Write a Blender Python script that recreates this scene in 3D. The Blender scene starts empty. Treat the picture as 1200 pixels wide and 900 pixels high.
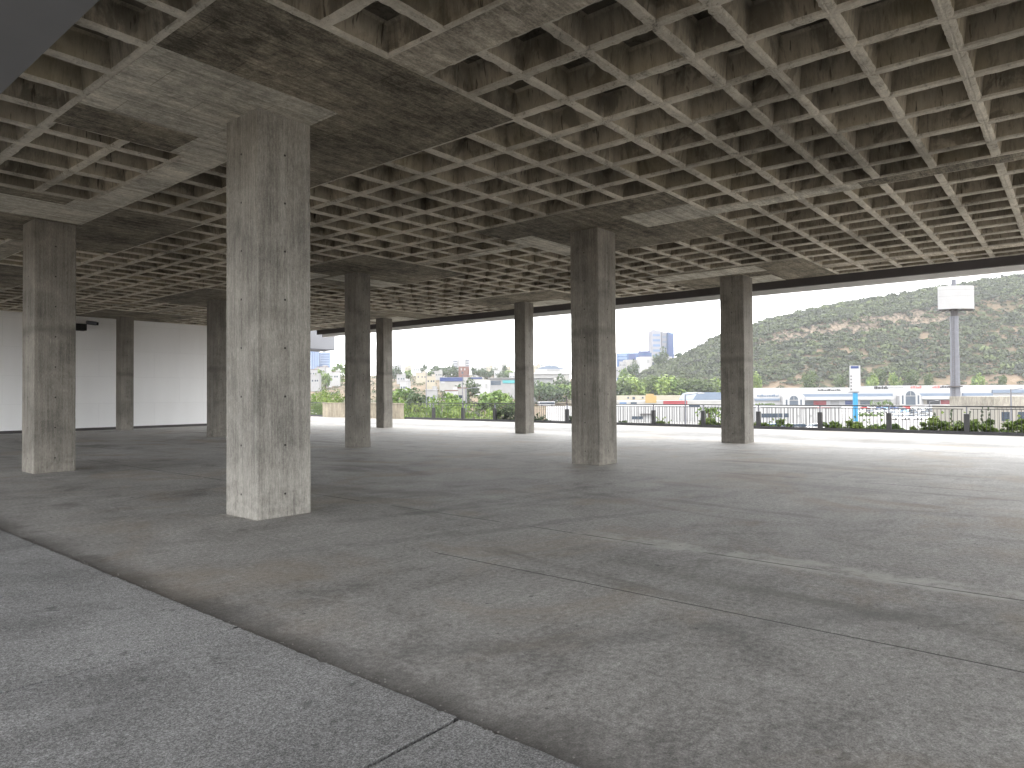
import bpy, math, random
import numpy as np
from mathutils import Vector, Matrix
random.seed(7)
R = random.random
def U(a, b): return a + (b - a) * random.random()
sc = bpy.context.scene
COL = sc.collection

# ------------------------------------------------------------------ camera
FPX = 806.05                      # focal length in pixels of a 1200 px wide picture
H = 5.1325                        # soffit height
EYE = Vector((0, 0, 1.5465))
RT = Vector((0.63728231, -0.77061018, -0.00558644))
UP = Vector((-0.00756789, -0.01350703, 0.99988014))
FW = Vector((0.77059327, 0.63716364, 0.01443968))
cam = bpy.data.objects.new('camera', bpy.data.cameras.new('camera'))
COL.objects.link(cam)
cam.data.sensor_width = 36
cam.data.lens = FPX / 1200 * 36
cam.data.clip_start = 0.05
cam.data.clip_end = 20000
m3 = Matrix((RT, UP, -FW)).transposed()
cam.matrix_world = Matrix.Translation(EYE) @ m3.to_4x4()
sc.camera = cam
F2 = Vector((FW.x, FW.y, 0)).normalized()
R2 = Vector((F2.y, -F2.x, 0))
def site(px, D, z=-7.0):
    """plan position D metres ahead of the viewpoint along bearing px, at height z"""
    v = F2 * D + R2 * ((px - 600) / FPX * D)
    return Vector((v.x, v.y, z))
def zat(px, py, D):
    """height seen at picture row py at distance D"""
    yh = 461.64 - 0.0056 * (px - 600)
    return EYE.z + (yh - py) / FPX * D
FACE = math.atan2(-F2.x, F2.y)    # turn about z whose local y axis runs straight away from the viewpoint

# ------------------------------------------------------------------ materials
class Mat:
    def __init__(s, name, rough=0.85, spec=0.3):
        s.m = bpy.data.materials.new(name); s.m.use_nodes = True
        s.t = s.m.node_tree; s.t.nodes.clear()
        s.out = s.t.nodes.new('ShaderNodeOutputMaterial')
        s.b = s.t.nodes.new('ShaderNodeBsdfPrincipled')
        s.t.links.new(s.b.outputs[0], s.out.inputs[0])
        s.b.inputs['Roughness'].default_value = rough
        s.b.inputs['Specular IOR Level'].default_value = spec
        s.geo = None
    def n(s, typ, ins=None, **props):
        nd = s.t.nodes.new('ShaderNode' + typ)
        for k, v in props.items(): setattr(nd, k, v)
        for k, v in (ins or {}).items():
            sk = nd.inputs[k]
            if hasattr(v, 'is_output') or isinstance(v, bpy.types.NodeSocket): s.t.links.new(v, sk)
            else: sk.default_value = v
        return nd
    def pos(s):
        if not s.geo: s.geo = s.n('NewGeometry')
        return s.geo.outputs['Position']
    def obj(s): return s.n('TexCoord').outputs['Object']
    def mapped(s, vec, scale=(1, 1, 1), rot=(0, 0, 0), loc=(0, 0, 0)):
        return s.n('Mapping', {'Vector': vec, 'Scale': scale, 'Rotation': rot, 'Location': loc}).outputs[0]
    def noise(s, vec, scale, detail=6, rough=0.55, dist=0.0):
        return s.n('TexNoise', {'Vector': vec, 'Scale': scale, 'Detail': detail, 'Roughness': rough, 'Distortion': dist}).outputs['Fac']
    def ramp(s, fac, stops, interp='LINEAR'):
        nd = s.n('ValToRGB', {'Fac': fac}); cr = nd.color_ramp; cr.interpolation = interp
        while len(cr.elements) < len(stops): cr.elements.new(0.5)
        for e, (p, c) in zip(cr.elements, stops):
            e.position = p; e.color = (c, c, c, 1) if isinstance(c, (int, float)) else (*c, 1)
        return nd.outputs[0]
    def math(s, op, a, b=0.0, c=0.0, clamp=False):
        return s.n('Math', {0: a, 1: b, 2: c}, operation=op, use_clamp=clamp).outputs[0]
    def mix(s, fac, a, b, mode='MIX'):
        nd = s.n('MixRGB', {'Fac': fac, 'Color1': a if not isinstance(a, tuple) else (*a, 1), 'Color2': b if not isinstance(b, tuple) else (*b, 1)}, blend_type=mode)
        return nd.outputs[0]
    def sep(s, v):
        nd = s.n('SeparateXYZ', {0: v}); return nd.outputs
    def color(s, c):
        if isinstance(c, tuple): s.b.inputs['Base Color'].default_value = (*c, 1)
        else: s.t.links.new(c, s.b.inputs['Base Color'])
        return s
    def bump(s, h, strength=0.3, dist=0.01):
        nd = s.n('Bump', {'Height': h, 'Strength': strength, 'Distance': dist})
        s.t.links.new(nd.outputs[0], s.b.inputs['Normal']); return s
    def rough_from(s, f): s.t.links.new(f, s.b.inputs['Roughness'])

def sm(M, e0, e1, v):             # smoothstep
    return M.n('MapRange', {'Value': v, 'From Min': e0, 'From Max': e1, 'To Min': 0.0, 'To Max': 1.0}, interpolation_type='SMOOTHSTEP').outputs[0]

def plain(name, col, rough=0.7, var=0.12, scale=4.0, spec=0.3, metal=0.0):
    M = Mat(name, rough, spec)
    f = M.noise(M.pos(), scale, 5)
    c = M.mix(M.ramp(f, [(0.3, 1 - var), (0.7, 1 + var * 0.4)]), (0, 0, 0), col) if False else \
        M.mix(1.0, col, M.ramp(f, [(0.3, 1 - var), (0.7, 1.0)]), 'MULTIPLY')
    M.color(c); M.b.inputs['Metallic'].default_value = metal
    return M.m

# --- board-marked column concrete
def mat_column(name, base, seed, contrast=1.0):
    M = Mat(name, 0.9, 0.2)
    P = M.pos(); X, Y, Z = M.sep(P)
    Pm = M.mapped(P, loc=(seed * 3.1, seed * 1.7, seed))
    streak = M.noise(M.mapped(Pm, scale=(34, 34, 0.9)), 1.0, 6, 0.65)
    streak2 = M.noise(M.mapped(Pm, scale=(7, 7, 0.5)), 1.0, 4, 0.6)
    blot = M.noise(Pm, 1.7, 7, 0.6, 0.4)
    grain = M.noise(Pm, 70, 4, 0.7)
    f = M.math('ADD', M.math('MULTIPLY', streak, 0.30), M.math('MULTIPLY', streak2, 0.22))
    f = M.math('ADD', f, M.math('MULTIPLY', blot, 0.34))
    f = M.math('ADD', f, M.math('MULTIPLY', grain, 0.22))
    d = tuple(x * (1 - 0.42 * contrast) for x in base); l = tuple(min(1, x * (1 + 0.34 * contrast)) for x in base)
    c = M.ramp(f, [(0.43, d), (0.535, base), (0.64, l)])
    fg = M.noise(M.mapped(Pm, scale=(90, 90, 14)), 1.0, 6, 0.8)
    c = M.mix(0.8, c, M.ramp(fg, [(0.37, 0.68), (0.5, 1.0), (0.62, 1.35)]), 'MULTIPLY')
    # pour joint: a stained band with a ragged edge, and a paler foot of laitance
    wob = M.math('MULTIPLY', M.math('SUBTRACT', M.noise(Pm, 3.0, 4), 0.5), 0.25)
    zz = M.math('ADD', Z, wob)
    for zj, wd in ((2.55 + (seed == 2) * 0.35, 0.16),):
        band = M.math('SUBTRACT', 1.0, sm(M, 0, wd, M.math('ABSOLUTE', M.math('SUBTRACT', zz, zj))))
        c = M.mix(M.math('MULTIPLY', band, 0.12 if seed == 1 else 0.42), c, tuple(x * 0.42 for x in base))
    foot = M.math('MULTIPLY', M.math('SUBTRACT', 1.0, sm(M, 0.15, 0.75, zz)), sm(M, 0.42, 0.62, M.noise(Pm, 9, 6, 0.7)))
    c = M.mix(M.math('MULTIPLY', foot, 0.35), c, tuple(min(1, x * 1.75) for x in base))
    # pale splashes
    spl = sm(M, 0.655, 0.70, M.noise(M.mapped(Pm, scale=(16, 16, 2.2)), 1.0, 5, 0.7))
    c = M.mix(M.math('MULTIPLY', spl, 0.5), c, tuple(min(1, x * 1.9) for x in base))
    # tie holes down the middle of each face
    O = M.obj(); OX, OY, OZ = M.sep(O)
    NX = M.math('ABSOLUTE', M.sep(M.geo.outputs['Normal'])[0])
    t = M.n('Mix', {0: sm(M, 0.4, 0.6, NX), 2: OX, 3: OY}).outputs[0]
    zr = M.math('SUBTRACT', M.math('FRACT', M.math('DIVIDE', M.math('ADD', OZ, 0.02), 0.62)), 0.5)
    zr = M.math('MULTIPLY', zr, 0.62)
    dd = M.math('SQRT', M.math('ADD', M.math('MULTIPLY', t, t), M.math('MULTIPLY', zr, zr)))
    hole = M.math('SUBTRACT', 1.0, sm(M, 0.011, 0.017, dd))
    c = M.mix(M.math('MULTIPLY', hole, 0.9), c, (0.012, 0.011, 0.01))
    M.color(c)
    hgt = M.math('ADD', M.math('MULTIPLY', streak, 0.7), M.math('MULTIPLY', grain, 0.5))
    hgt = M.math('SUBTRACT', hgt, M.math('MULTIPLY', hole, 2.0))
    M.bump(hgt, 0.5, 0.006)
    return M.m

# --- soffit concretes
def mat_soffit(name, base, seed, panel=True, contrast=1.0, boards=True):
    M = Mat(name, 0.92, 0.15)
    P = M.mapped(M.pos(), loc=(seed * 5.3, seed * 2.9, 0))
    blot = M.noise(P, 0.9, 8, 0.62, 0.5)
    med = M.noise(P, 6.0, 8, 0.68, 0.3)
    grain = M.noise(P, 45, 5, 0.75)
    scr = M.noise(M.mapped(P, scale=(3.0, 26, 8), rot=(0, 0, 0.5)), 1.0, 5, 0.7)
    f = M.math('ADD', M.math('MULTIPLY', blot, 0.34), M.math('MULTIPLY', med, 0.26))
    f = M.math('ADD', f, M.math('MULTIPLY', grain, 0.2))
    f = M.math('ADD', f, M.math('MULTIPLY', scr, 0.22))
    d = tuple(x * (1 - 0.6 * contrast) for x in base); l = tuple(x * (1 + 0.65 * contrast) for x in base)
    c = M.ramp(f, [(0.44, d), (0.52, base), (0.61, l)])
    hgt = M.math('ADD', M.math('MULTIPLY', med, 0.8), M.math('MULTIPLY', grain, 0.6))
    if panel:
        br = M.n('TexBrick', {'Vector': P, 'Color1': (0.82, 0.82, 0.82, 1), 'Color2': (1.1, 1.09, 1.07, 1), 'Mortar': (0.35, 0.33, 0.3, 1),
                              'Scale': 1.0, 'Mortar Size': 0.006, 'Mortar Smooth': 0.4, 'Bias': 0.0, 'Brick Width': 1.22, 'Row Height': 0.61})
        c = M.mix(0.6, c, br.outputs['Color'], 'MULTIPLY')
    if boards:
        bd = M.noise(M.mapped(P, scale=(0.35, 8.5, 1)), 1.0, 2, 0.5)
        c = M.mix(0.6, c, M.ramp(bd, [(0.35, 0.62), (0.62, 1.15)]), 'MULTIPLY')
    sharp = M.noise(M.mapped(P, scale=(1, 1.8, 1)), 18, 12, 0.8, 0.25)
    c = M.mix(0.85 * contrast, c, M.ramp(sharp, [(0.36, 0.5), (0.5, 0.97), (0.6, 1.45)]), 'MULTIPLY')
    scr2 = sm(M, 0.60, 0.68, M.noise(M.mapped(P, scale=(2.2, 34, 8), rot=(0, 0, 0.12)), 1.0, 6, 0.75))
    c = M.mix(M.math('MULTIPLY', scr2, 0.5), c, tuple(min(1, x * 1.9) for x in base))
    # rusty and pale flecks
    fl = sm(M, 0.68, 0.74, M.noise(P, 22, 4, 0.7))
    c = M.mix(M.math('MULTIPLY', fl, 0.5), c, tuple(min(1, x * 2.2) for x in base))
    M.color(c); M.bump(hgt, 0.75, 0.015)
    return M.m

def mat_rib(name, base):
    M = Mat(name, 0.95, 0.1)
    P = M.pos()
    a = M.noise(P, 5.0, 9, 0.7, 0.6); g = M.noise(P, 38, 6, 0.75)
    f = M.math('ADD', M.math('MULTIPLY', a, 0.6), M.math('MULTIPLY', g, 0.42))
    c = M.ramp(f, [(0.37, tuple(x * 0.3 for x in base)), (0.47, tuple(x * 0.8 for x in base)), (0.6, base), (0.72, tuple(x * 1.35 for x in base))])
    lo = M.noise(P, 0.45, 4, 0.6)
    c = M.mix(1.0, c, M.ramp(lo, [(0.36, 0.62), (0.5, 1.0), (0.64, 1.25)]), 'MULTIPLY')
    seam = sm(M, 0.62, 0.66, M.noise(M.mapped(P, scale=(9, 9, 9)), 1.0, 9, 0.8, 1.5))
    c = M.mix(M.math('MULTIPLY', seam, 0.75), c, tuple(x * 0.16 for x in base))
    M.color(c); M.bump(f, 1.0, 0.035)
    return M.m

def mat_coffer(name, base):
    M = Mat(name, 0.93, 0.12)
    P = M.pos()
    drip = M.noise(M.mapped(P, scale=(14, 14, 0.8)), 1.0, 5, 0.7)
    blot = M.noise(P, 2.2, 6, 0.6, 0.6)
    fine = M.noise(M.mapped(P, scale=(60, 60, 7)), 1.0, 4, 0.7)
    f = M.math('ADD', M.math('MULTIPLY', drip, 0.4), M.math('ADD', M.math('MULTIPLY', blot, 0.35), M.math('MULTIPLY', fine, 0.25)))
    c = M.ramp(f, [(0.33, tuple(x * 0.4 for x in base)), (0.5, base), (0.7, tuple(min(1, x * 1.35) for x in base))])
    run = sm(M, 0.63, 0.71, M.noise(M.mapped(P, scale=(20, 20, 0.5)), 1.0, 3, 0.6))
    c = M.mix(M.math('MULTIPLY', run, 0.7), c, (0.02, 0.017, 0.014))
    mould = sm(M, 0.50, 0.60, M.noise(M.mapped(P, scale=(1, 1, 0.6)), 1.7, 7, 0.65, 0.8))
    c = M.mix(M.math('MULTIPLY', mould, 0.6), c, tuple(x * 0.25 for x in base))
    warm = M.noise(P, 0.5, 3)
    c = M.mix(M.math('MULTIPLY', sm(M, 0.5, 0.7, warm), 0.35), c, (base[0] * 1.04, base[1] * 1.0, base[2] * 0.78))
    c = M.mix(1.0, c, M.ramp(M.noise(P, 0.42, 4, 0.6), [(0.36, 0.6), (0.5, 1.0), (0.64, 1.3)]), 'MULTIPLY')
    M.color(c); M.bump(f, 0.8, 0.02)
    return M.m

def mat_floor():
    M = Mat('floor_concrete', 0.78, 0.3)
    P = M.pos(); X, Y, Z = M.sep(P)
    big = M.noise(P, 0.16, 6, 0.6, 0.7)
    med = M.noise(P, 0.75, 9, 0.62, 1.2)
    swirl = M.noise(M.mapped(P, scale=(0.8, 1.7, 1), rot=(0, 0, 0.9)), 1.1, 9, 0.66, 1.8)
    swirl2 = M.noise(M.mapped(P, scale=(1.5, 0.5, 1), rot=(0, 0, -0.7)), 1.0, 9, 0.7, 1.6)
    fine = M.noise(P, 22, 10, 0.8)
    grit = M.noise(P, 95, 4, 0.85)
    f = M.math('ADD', M.math('MULTIPLY', big, 0.24), M.math('MULTIPLY', med, 0.24))
    f = M.math('ADD', f, M.math('MULTIPLY', swirl, 0.22))
    f = M.math('ADD', f, M.math('MULTIPLY', swirl2, 0.14))
    f = M.math('ADD', f, M.math('MULTIPLY', fine, 0.16))
    c = M.ramp(f, [(0.40, (0.16, 0.154, 0.146)), (0.475, (0.29, 0.282, 0.271)), (0.54, (0.36, 0.353, 0.342)), (0.62, (0.45, 0.444, 0.434))])
    # grit speckle
    c = M.mix(0.8, c, M.ramp(grit, [(0.36, 0.45), (0.5, 1.0), (0.64, 1.6)]), 'MULTIPLY')
    c = M.mix(0.7, c, M.ramp(fine, [(0.37, 0.55), (0.5, 1.0), (0.62, 1.4)]), 'MULTIPLY')
    # brown staining
    br = M.math('MULTIPLY', sm(M, 0.50, 0.68, M.noise(P, 0.55, 6, 0.6, 0.8)), 0.38)
    c = M.mix(br, c, (0.29, 0.225, 0.155))
    # damp dark streaks in the interior
    dk = M.math('MULTIPLY', sm(M, 0.56, 0.70, M.noise(M.mapped(P, scale=(1.0, 0.3, 1), loc=(3, 1, 0)), 0.7, 7, 0.6, 1.0)), 0.5)
    c = M.mix(dk, c, (0.125, 0.118, 0.11))
    # pale scuffs
    sc_ = M.math('MULTIPLY', sm(M, 0.62, 0.76, M.noise(M.mapped(P, scale=(2.2, 0.6, 1), loc=(9, 4, 0)), 1.1, 8, 0.7, 1.0)), 0.5)
    c = M.mix(sc_, c, (0.54, 0.53, 0.515))
    wob = M.math('MULTIPLY', M.math('SUBTRACT', M.noise(P, 1.6, 5, 0.6), 0.5), 0.05)
    # saw cut at x = 4.70 and the rough pale joint at x = 6.3
    XW = M.math('ADD', X, M.math('MULTIPLY', wob, 0.5))
    def near(cx, w, src=None):
        return M.math('SUBTRACT', 1.0, sm(M, w * 0.5, w, M.math('ABSOLUTE', M.math('SUBTRACT', src or XW, cx))))
    ragg = M.math('ADD', X, M.math('MULTIPLY', M.math('SUBTRACT', M.noise(P, 5, 7, 0.7), 0.5), 0.3))
    strip = M.math('MULTIPLY', M.math('MULTIPLY', near(6.42, 0.24, ragg), sm(M, 0.40, 0.58, M.noise(P, 2.3, 6, 0.7))), M.math('SUBTRACT', 1.0, sm(M, 3.2, 5.2, Y)))
    c = M.mix(M.math('MULTIPLY', strip, 0.55), c, (0.56, 0.55, 0.53))
    brk = sm(M, 0.40, 0.52, M.noise(P, 1.1, 4))
    cut = M.math('MULTIPLY', near(4.72, 0.010), sm(M, -6.0, 4.8, M.math('SUBTRACT', 4.85, Y)))
    cut = M.math('MULTIPLY', near(4.72, 0.012), M.math('LESS_THAN', Y, 4.9))
    cut = M.math('MAXIMUM', cut, M.math('MULTIPLY', near(6.33, 0.016), brk))
    cut = M.math('MAXIMUM', cut, M.math('MULTIPLY', near(12.9, 0.02), brk))
    cut = M.math('MAXIMUM', cut, near(20.6, 0.02))
    c = M.mix(M.math('MULTIPLY', cut, 0.85), c, (0.03, 0.028, 0.026))
    # cracks
    vor = M.n('TexVoronoi', {'Vector': M.mix(0.18, P, M.n('TexNoise', {'Vector': P, 'Scale': 1.3, 'Detail': 6}).outputs['Color'], 'ADD'), 'Scale': 0.22}, feature='DISTANCE_TO_EDGE').outputs['Distance']
    ck = M.math('MULTIPLY', M.math('SUBTRACT', 1.0, sm(M, 0.0008, 0.002, vor)), sm(M, 0.5, 0.6, M.noise(P, 0.3, 3)))
    c = M.mix(M.math('MULTIPLY', ck, 0.22), c, (0.04, 0.038, 0.035))
    # dirt washed up against the pavement edge
    dirt = M.math('MULTIPLY', M.math('SUBTRACT', 1.0, sm(M, 2.34, 2.78, M.math('ADD', X, M.math('MULTIPLY', M.math('SUBTRACT', M.noise(P, 1.4, 6, 0.65), 0.5), 0.7)))), 0.75)
    c = M.mix(dirt, c, (0.085, 0.078, 0.072))
    even_light = M.mix(sm(M, 4.0, 15.0, X), (0.86, 0.85, 0.835), (1.22, 1.215, 1.2))  # colour darker near and paler deeper in, to even out the light
    c = M.mix(1.0, c, even_light, 'MULTIPLY')
    glare_cut = M.mix(M.math('MULTIPLY', sm(M, 22.2, 23.6, M.math('ADD', X, M.math('MULTIPLY', wob, 12.0))), 1.0), (1, 1, 1), M.ramp(M.noise(P, 0.5, 7, 0.65), [(0.35, 0.44), (0.62, 0.64)]))  # terrace colour patchily darkened to offset the glare of open daylight
    c = M.mix(1.0, c, glare_cut, 'MULTIPLY')
    # faint wheel tracks swept across the slab
    for (ax, ay, bx, by) in ((4.3, 5.8, 7.13, 4.74), (6.07, 6.75, 9.77, 6.22), (4.9, 7.2, 8.3, 5.9), (3.0, 3.0, 5.2, 1.2)):
        ln = math.hypot(bx - ax, by - ay); nx, ny = -(by - ay) / ln, (bx - ax) / ln
        ds = M.math('ADD', M.math('ADD', M.math('MULTIPLY', X, nx), M.math('MULTIPLY', Y, ny)), -(ax * nx + ay * ny) )
        ds = M.math('ADD', ds, M.math('MULTIPLY', M.math('SUBTRACT', M.noise(P, 0.6, 5, 0.6), 0.5), 0.5))
        al = M.math('ADD', M.math('MULTIPLY', X, ny), M.math('ADD', M.math('MULTIPLY', Y, -nx), -(ax * ny - ay * nx)))
        tk = M.math('MULTIPLY', M.math('SUBTRACT', 1.0, sm(M, 0.05, 0.17, M.math('ABSOLUTE', ds))), M.math('MULTIPLY', sm(M, -1.5, 0.5, al), M.math('SUBTRACT', 1.0, sm(M, ln, ln + 3.0, al))))
        c = M.mix(M.math('MULTIPLY', M.math('MULTIPLY', tk, sm(M, 0.36, 0.56, M.noise(P, 3.0, 6, 0.7))), 0.34), c, (0.09, 0.088, 0.086))
    # dots
    sp = sm(M, 0.735, 0.76, M.noise(P, 9, 2, 0.5))
    c = M.mix(M.math('MULTIPLY', sp, 0.7), c, (0.04, 0.04, 0.04))
    M.color(c)
    h = M.math('ADD', M.math('MULTIPLY', grit, 0.5), M.math('MULTIPLY', fine, 0.8))
    h = M.math('SUBTRACT', h, M.math('MULTIPLY', cut, 1.5))
    M.bump(h, 0.55, 0.008)
    M.rough_from(M.ramp(f, [(0.4, 0.62), (0.6, 0.9)]))
    return M.m

def mat_pavement():
    M = Mat('pavement_concrete', 0.88, 0.25)
    P = M.pos()
    big = M.noise(P, 0.7, 6, 0.6, 0.6); fine = M.noise(P, 30, 8, 0.8); grit = M.noise(P, 110, 4, 0.9)
    f = M.math('ADD', M.math('MULTIPLY', big, 0.5), M.math('MULTIPLY', fine, 0.5))
    c = M.ramp(f, [(0.42, (0.155, 0.153, 0.151)), (0.5, (0.212, 0.210, 0.207)), (0.58, (0.28, 0.278, 0.275))])
    c = M.mix(0.85, c, M.ramp(grit, [(0.38, 0.3), (0.5, 1.0), (0.6, 2.1)]), 'MULTIPLY')
    st = sm(M, 0.66, 0.72, M.noise(P, 3.3, 4, 0.5))
    c = M.mix(M.math('MULTIPLY', st, 0.55), c, (0.05, 0.05, 0.05))
    pale = sm(M, 0.60, 0.72, M.noise(M.mapped(P, loc=(5, 3, 0)), 1.6, 7, 0.7, 0.8))
    c = M.mix(M.math('MULTIPLY', pale, 0.4), c, (0.34, 0.34, 0.335))
    M.color(c); M.bump(M.math('ADD', grit, M.math('MULTIPLY', fine, 0.7)), 0.8, 0.01)
    return M.m

def mat_wall():
    M = Mat('white_plaster', 0.8, 0.2)
    P = M.pos()
    a = M.noise(P, 0.6, 5); b = M.noise(M.mapped(P, scale=(2, 2, 0.25)), 1.0, 5, 0.6); g = M.noise(P, 40, 3)
    f = M.math('ADD', M.math('MULTIPLY', a, 0.5), M.math('MULTIPLY', b, 0.5))
    c = M.ramp(f, [(0.35, (0.79, 0.79, 0.79)), (0.6, (0.83, 0.83, 0.832))])
    br = M.n('TexBrick', {'Vector': M.mapped(P, rot=(math.pi / 2, 0, 0)), 'Color1': (1, 1, 1, 1), 'Color2': (0.97, 0.97, 0.97, 1), 'Mortar': (0.9, 0.9, 0.9, 1),
                          'Scale': 1.0, 'Mortar Size': 0.012, 'Brick Width': 2.44, 'Row Height': 1.22})
    c = M.mix(0.8, c, br.outputs['Color'], 'MULTIPLY')
    M.color(c); M.bump(g, 0.15, 0.004)
    return M.m

def mat_leaf(name, c1, c2, c3, rough=0.6):
    M = Mat(name, rough, 0.25)
    at = M.n('Attribute', attribute_name='tint').outputs['Fac']
    c = M.ramp(at, [(0.0, c1), (0.5, c2), (1.0, c3)])
    M.color(c)
    tr = M.n('BsdfTranslucent', {'Color': c})
    mx = M.n('MixShader', {0: 0.22, 1: M.b.outputs[0], 2: tr.outputs[0]})
    M.t.links.new(mx.outputs[0], M.out.inputs[0])
    return M.m

def mat_terrain():
    M = Mat('earth', 0.95, 0.1)
    P = M.pos()
    a = M.noise(P, 0.012, 8, 0.65, 0.5); b = M.noise(P, 0.12, 8, 0.7, 0.4)
    f = M.math('ADD', M.math('MULTIPLY', a, 0.5), M.math('MULTIPLY', b, 0.5))
    c = M.ramp(f, [(0.38, (0.042, 0.045, 0.028)), (0.47, (0.085, 0.072, 0.047)), (0.55, (0.13, 0.098, 0.068)), (0.66, (0.18, 0.14, 0.10))])
    M.color(c); M.bump(b, 0.8, 1.5)
    return M.m

def mat_cliff():
    M = Mat('cliff_rock', 0.95, 0.1)
    P = M.pos()
    a = M.noise(M.mapped(P, scale=(0.35, 0.35, 0.05)), 1.0, 6, 0.65); b = M.noise(P, 0.3, 7, 0.7)
    f = M.math('ADD', M.math('MULTIPLY', a, 0.6), M.math('MULTIPLY', b, 0.4))
    c = M.ramp(f, [(0.43, (0.04, 0.036, 0.03)), (0.5, (0.11, 0.09, 0.068)), (0.6, (0.19, 0.155, 0.118))])
    M.color(c); M.bump(f, 1.0, 1.5)
    return M.m

def mat_asphalt():
    M = Mat('lot_asphalt', 0.9, 0.2)
    P = M.pos()
    a = M.noise(P, 0.05, 6, 0.6); b = M.noise(P, 0.7, 6, 0.7)
    f = M.math('ADD', M.math('MULTIPLY', a, 0.6), M.math('MULTIPLY', b, 0.4))
    M.color(M.ramp(f, [(0.4, (0.15, 0.147, 0.143)), (0.6, (0.24, 0.236, 0.228))]))
    return M.m

def mat_ribbed(name, col, pitch=1.0, dark=0.72):
    """profiled wall cladding: narrow upright grooves at a fixed pitch along the object's own x"""
    M = Mat(name, 0.7, 0.3)
    X, Y, Z = M.sep(M.obj())
    fr = M.math('FRACT', M.math('DIVIDE', X, pitch))
    g = M.math('SUBTRACT', 1.0, sm(M, 0.10, 0.18, M.math('ABSOLUTE', M.math('SUBTRACT', fr, 0.5))))
    st = M.noise(M.mapped(M.pos(), scale=(1, 1, 0.2)), 0.8, 5)
    c = M.mix(1.0, col, M.ramp(st, [(0.3, 0.88), (0.6, 1.0)]), 'MULTIPLY')
    M.color(M.mix(g, c, tuple(x * dark for x in col)))
    return M.m

MT = {}
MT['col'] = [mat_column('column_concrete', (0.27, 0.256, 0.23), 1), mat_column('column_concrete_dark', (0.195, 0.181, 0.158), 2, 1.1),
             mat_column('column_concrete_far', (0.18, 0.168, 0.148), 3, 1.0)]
MT['soffit'] = mat_soffit('soffit_dark', (0.185, 0.163, 0.126), 1)
MT['soffit_light'] = mat_soffit('soffit_pale', (0.46, 0.43, 0.365), 2, True, 0.6)
MT['band'] = mat_soffit('band_concrete', (0.33, 0.295, 0.24), 3, False, 0.8)
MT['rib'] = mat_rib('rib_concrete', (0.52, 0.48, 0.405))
MT['coffer'] = mat_coffer('coffer_concrete', (0.265, 0.232, 0.18)); MT['coffertop_shaded'] = mat_coffer('coffer_top_shaded_concrete', (0.105, 0.092, 0.073))  # top colour carries painted recess shade as well as mould staining
MT['floor'] = mat_floor(); MT['pave'] = mat_pavement(); MT['wall'] = mat_wall()
MT['eave'] = plain('eave_grey_plaster', (0.17, 0.172, 0.178), 0.8, 0.08, 1.5)
MT['fascia'] = plain('fascia_pale', (0.80, 0.79, 0.78), 0.75, 0.1, 1.0)
MT['canopy'] = plain('canopy_grey_white', (0.19, 0.195, 0.21), 0.7, 0.08, 0.6)
MT['towerwhite'] = plain('tower_pale_render', (0.17, 0.17, 0.19), 0.7, 0.1, 0.1)
MT['steel'] = plain('dark_steel', (0.062, 0.055, 0.055), 0.6, 0.2, 2.0, 0.4)
MT['rail'] = plain('railing_paint', (0.018, 0.018, 0.02), 0.45, 0.1, 5.0, 0.5)
MT['parapet'] = mat_soffit('parapet_concrete', (0.25, 0.22, 0.172), 5, False, 0.3)
MT['black'] = plain('black_plastic', (0.012, 0.012, 0.013), 0.5)
MT['white'] = plain('white_paint', (0.28, 0.28, 0.282), 0.6, 0.08, 0.5)
MT['offwhite'] = plain('offwhite_render', (0.24, 0.236, 0.224), 0.8, 0.15, 0.3)
MT['cream'] = plain('cream_render', (0.27, 0.245, 0.19), 0.8, 0.12, 0.3)
MT['bluegrey'] = plain('bluegrey_sheet', (0.10, 0.13, 0.175), 0.5, 0.12, 0.2, 0.4)
MT['glass'] = plain('dark_glass', (0.03, 0.045, 0.065), 0.15, 0.2, 0.4, 0.6)
MT['blueglass'] = plain('blue_glass', (0.022, 0.062, 0.16), 0.2, 0.25, 0.1, 0.6)
MT['paleblue'] = plain('pale_blue_glass', (0.085, 0.14, 0.24), 0.25, 0.2, 0.1, 0.5)
MT['navy'] = plain('navy_paint', (0.02, 0.036, 0.115), 0.5)
MT['red'] = plain('red_sign', (0.18, 0.025, 0.03), 0.6)
MT['pink'] = plain('faded_red_sign', (0.32, 0.11, 0.10), 0.6)
MT['yellow'] = plain('yellow_paint', (0.26, 0.18, 0.07), 0.6)
MT['teal'] = plain('teal_sheet', (0.06, 0.24, 0.26), 0.5)
MT['brick'] = plain('red_brick', (0.13, 0.065, 0.052), 0.9, 0.3, 1.0)
MT['skyblue'] = plain('sky_blue_paint', (0.02, 0.17, 0.32), 0.5, 0.1, 1.0)
MT['galv'] = plain('galvanised_grey', (0.115, 0.118, 0.135), 0.55, 0.2, 1.5, 0.4)
MT['grey'] = plain('grey_render', (0.22, 0.22, 0.222), 0.8, 0.15, 0.4)
MT['ribwhite'] = mat_ribbed('white_ribbed_cladding', (0.30, 0.30, 0.30), 1.05, 0.5)
MT['ribbeige'] = mat_ribbed('beige_ribbed_concrete', (0.24, 0.23, 0.205), 0.62, 0.6)
MT['beige'] = mat_soffit('beige_concrete', (0.225, 0.21, 0.18), 7, False, 0.35)
MT['bark'] = plain('bark', (0.10, 0.075, 0.05), 0.9, 0.3, 3.0)
MT['soil'] = plain('soil', (0.11, 0.085, 0.06), 0.95, 0.4, 2.0)
MT['tyre'] = plain('tyre_rubber', (0.02, 0.02, 0.02), 0.8)
MT['terrain'] = mat_terrain(); MT['cliff'] = mat_cliff(); MT['asphalt'] = mat_asphalt()
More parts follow.
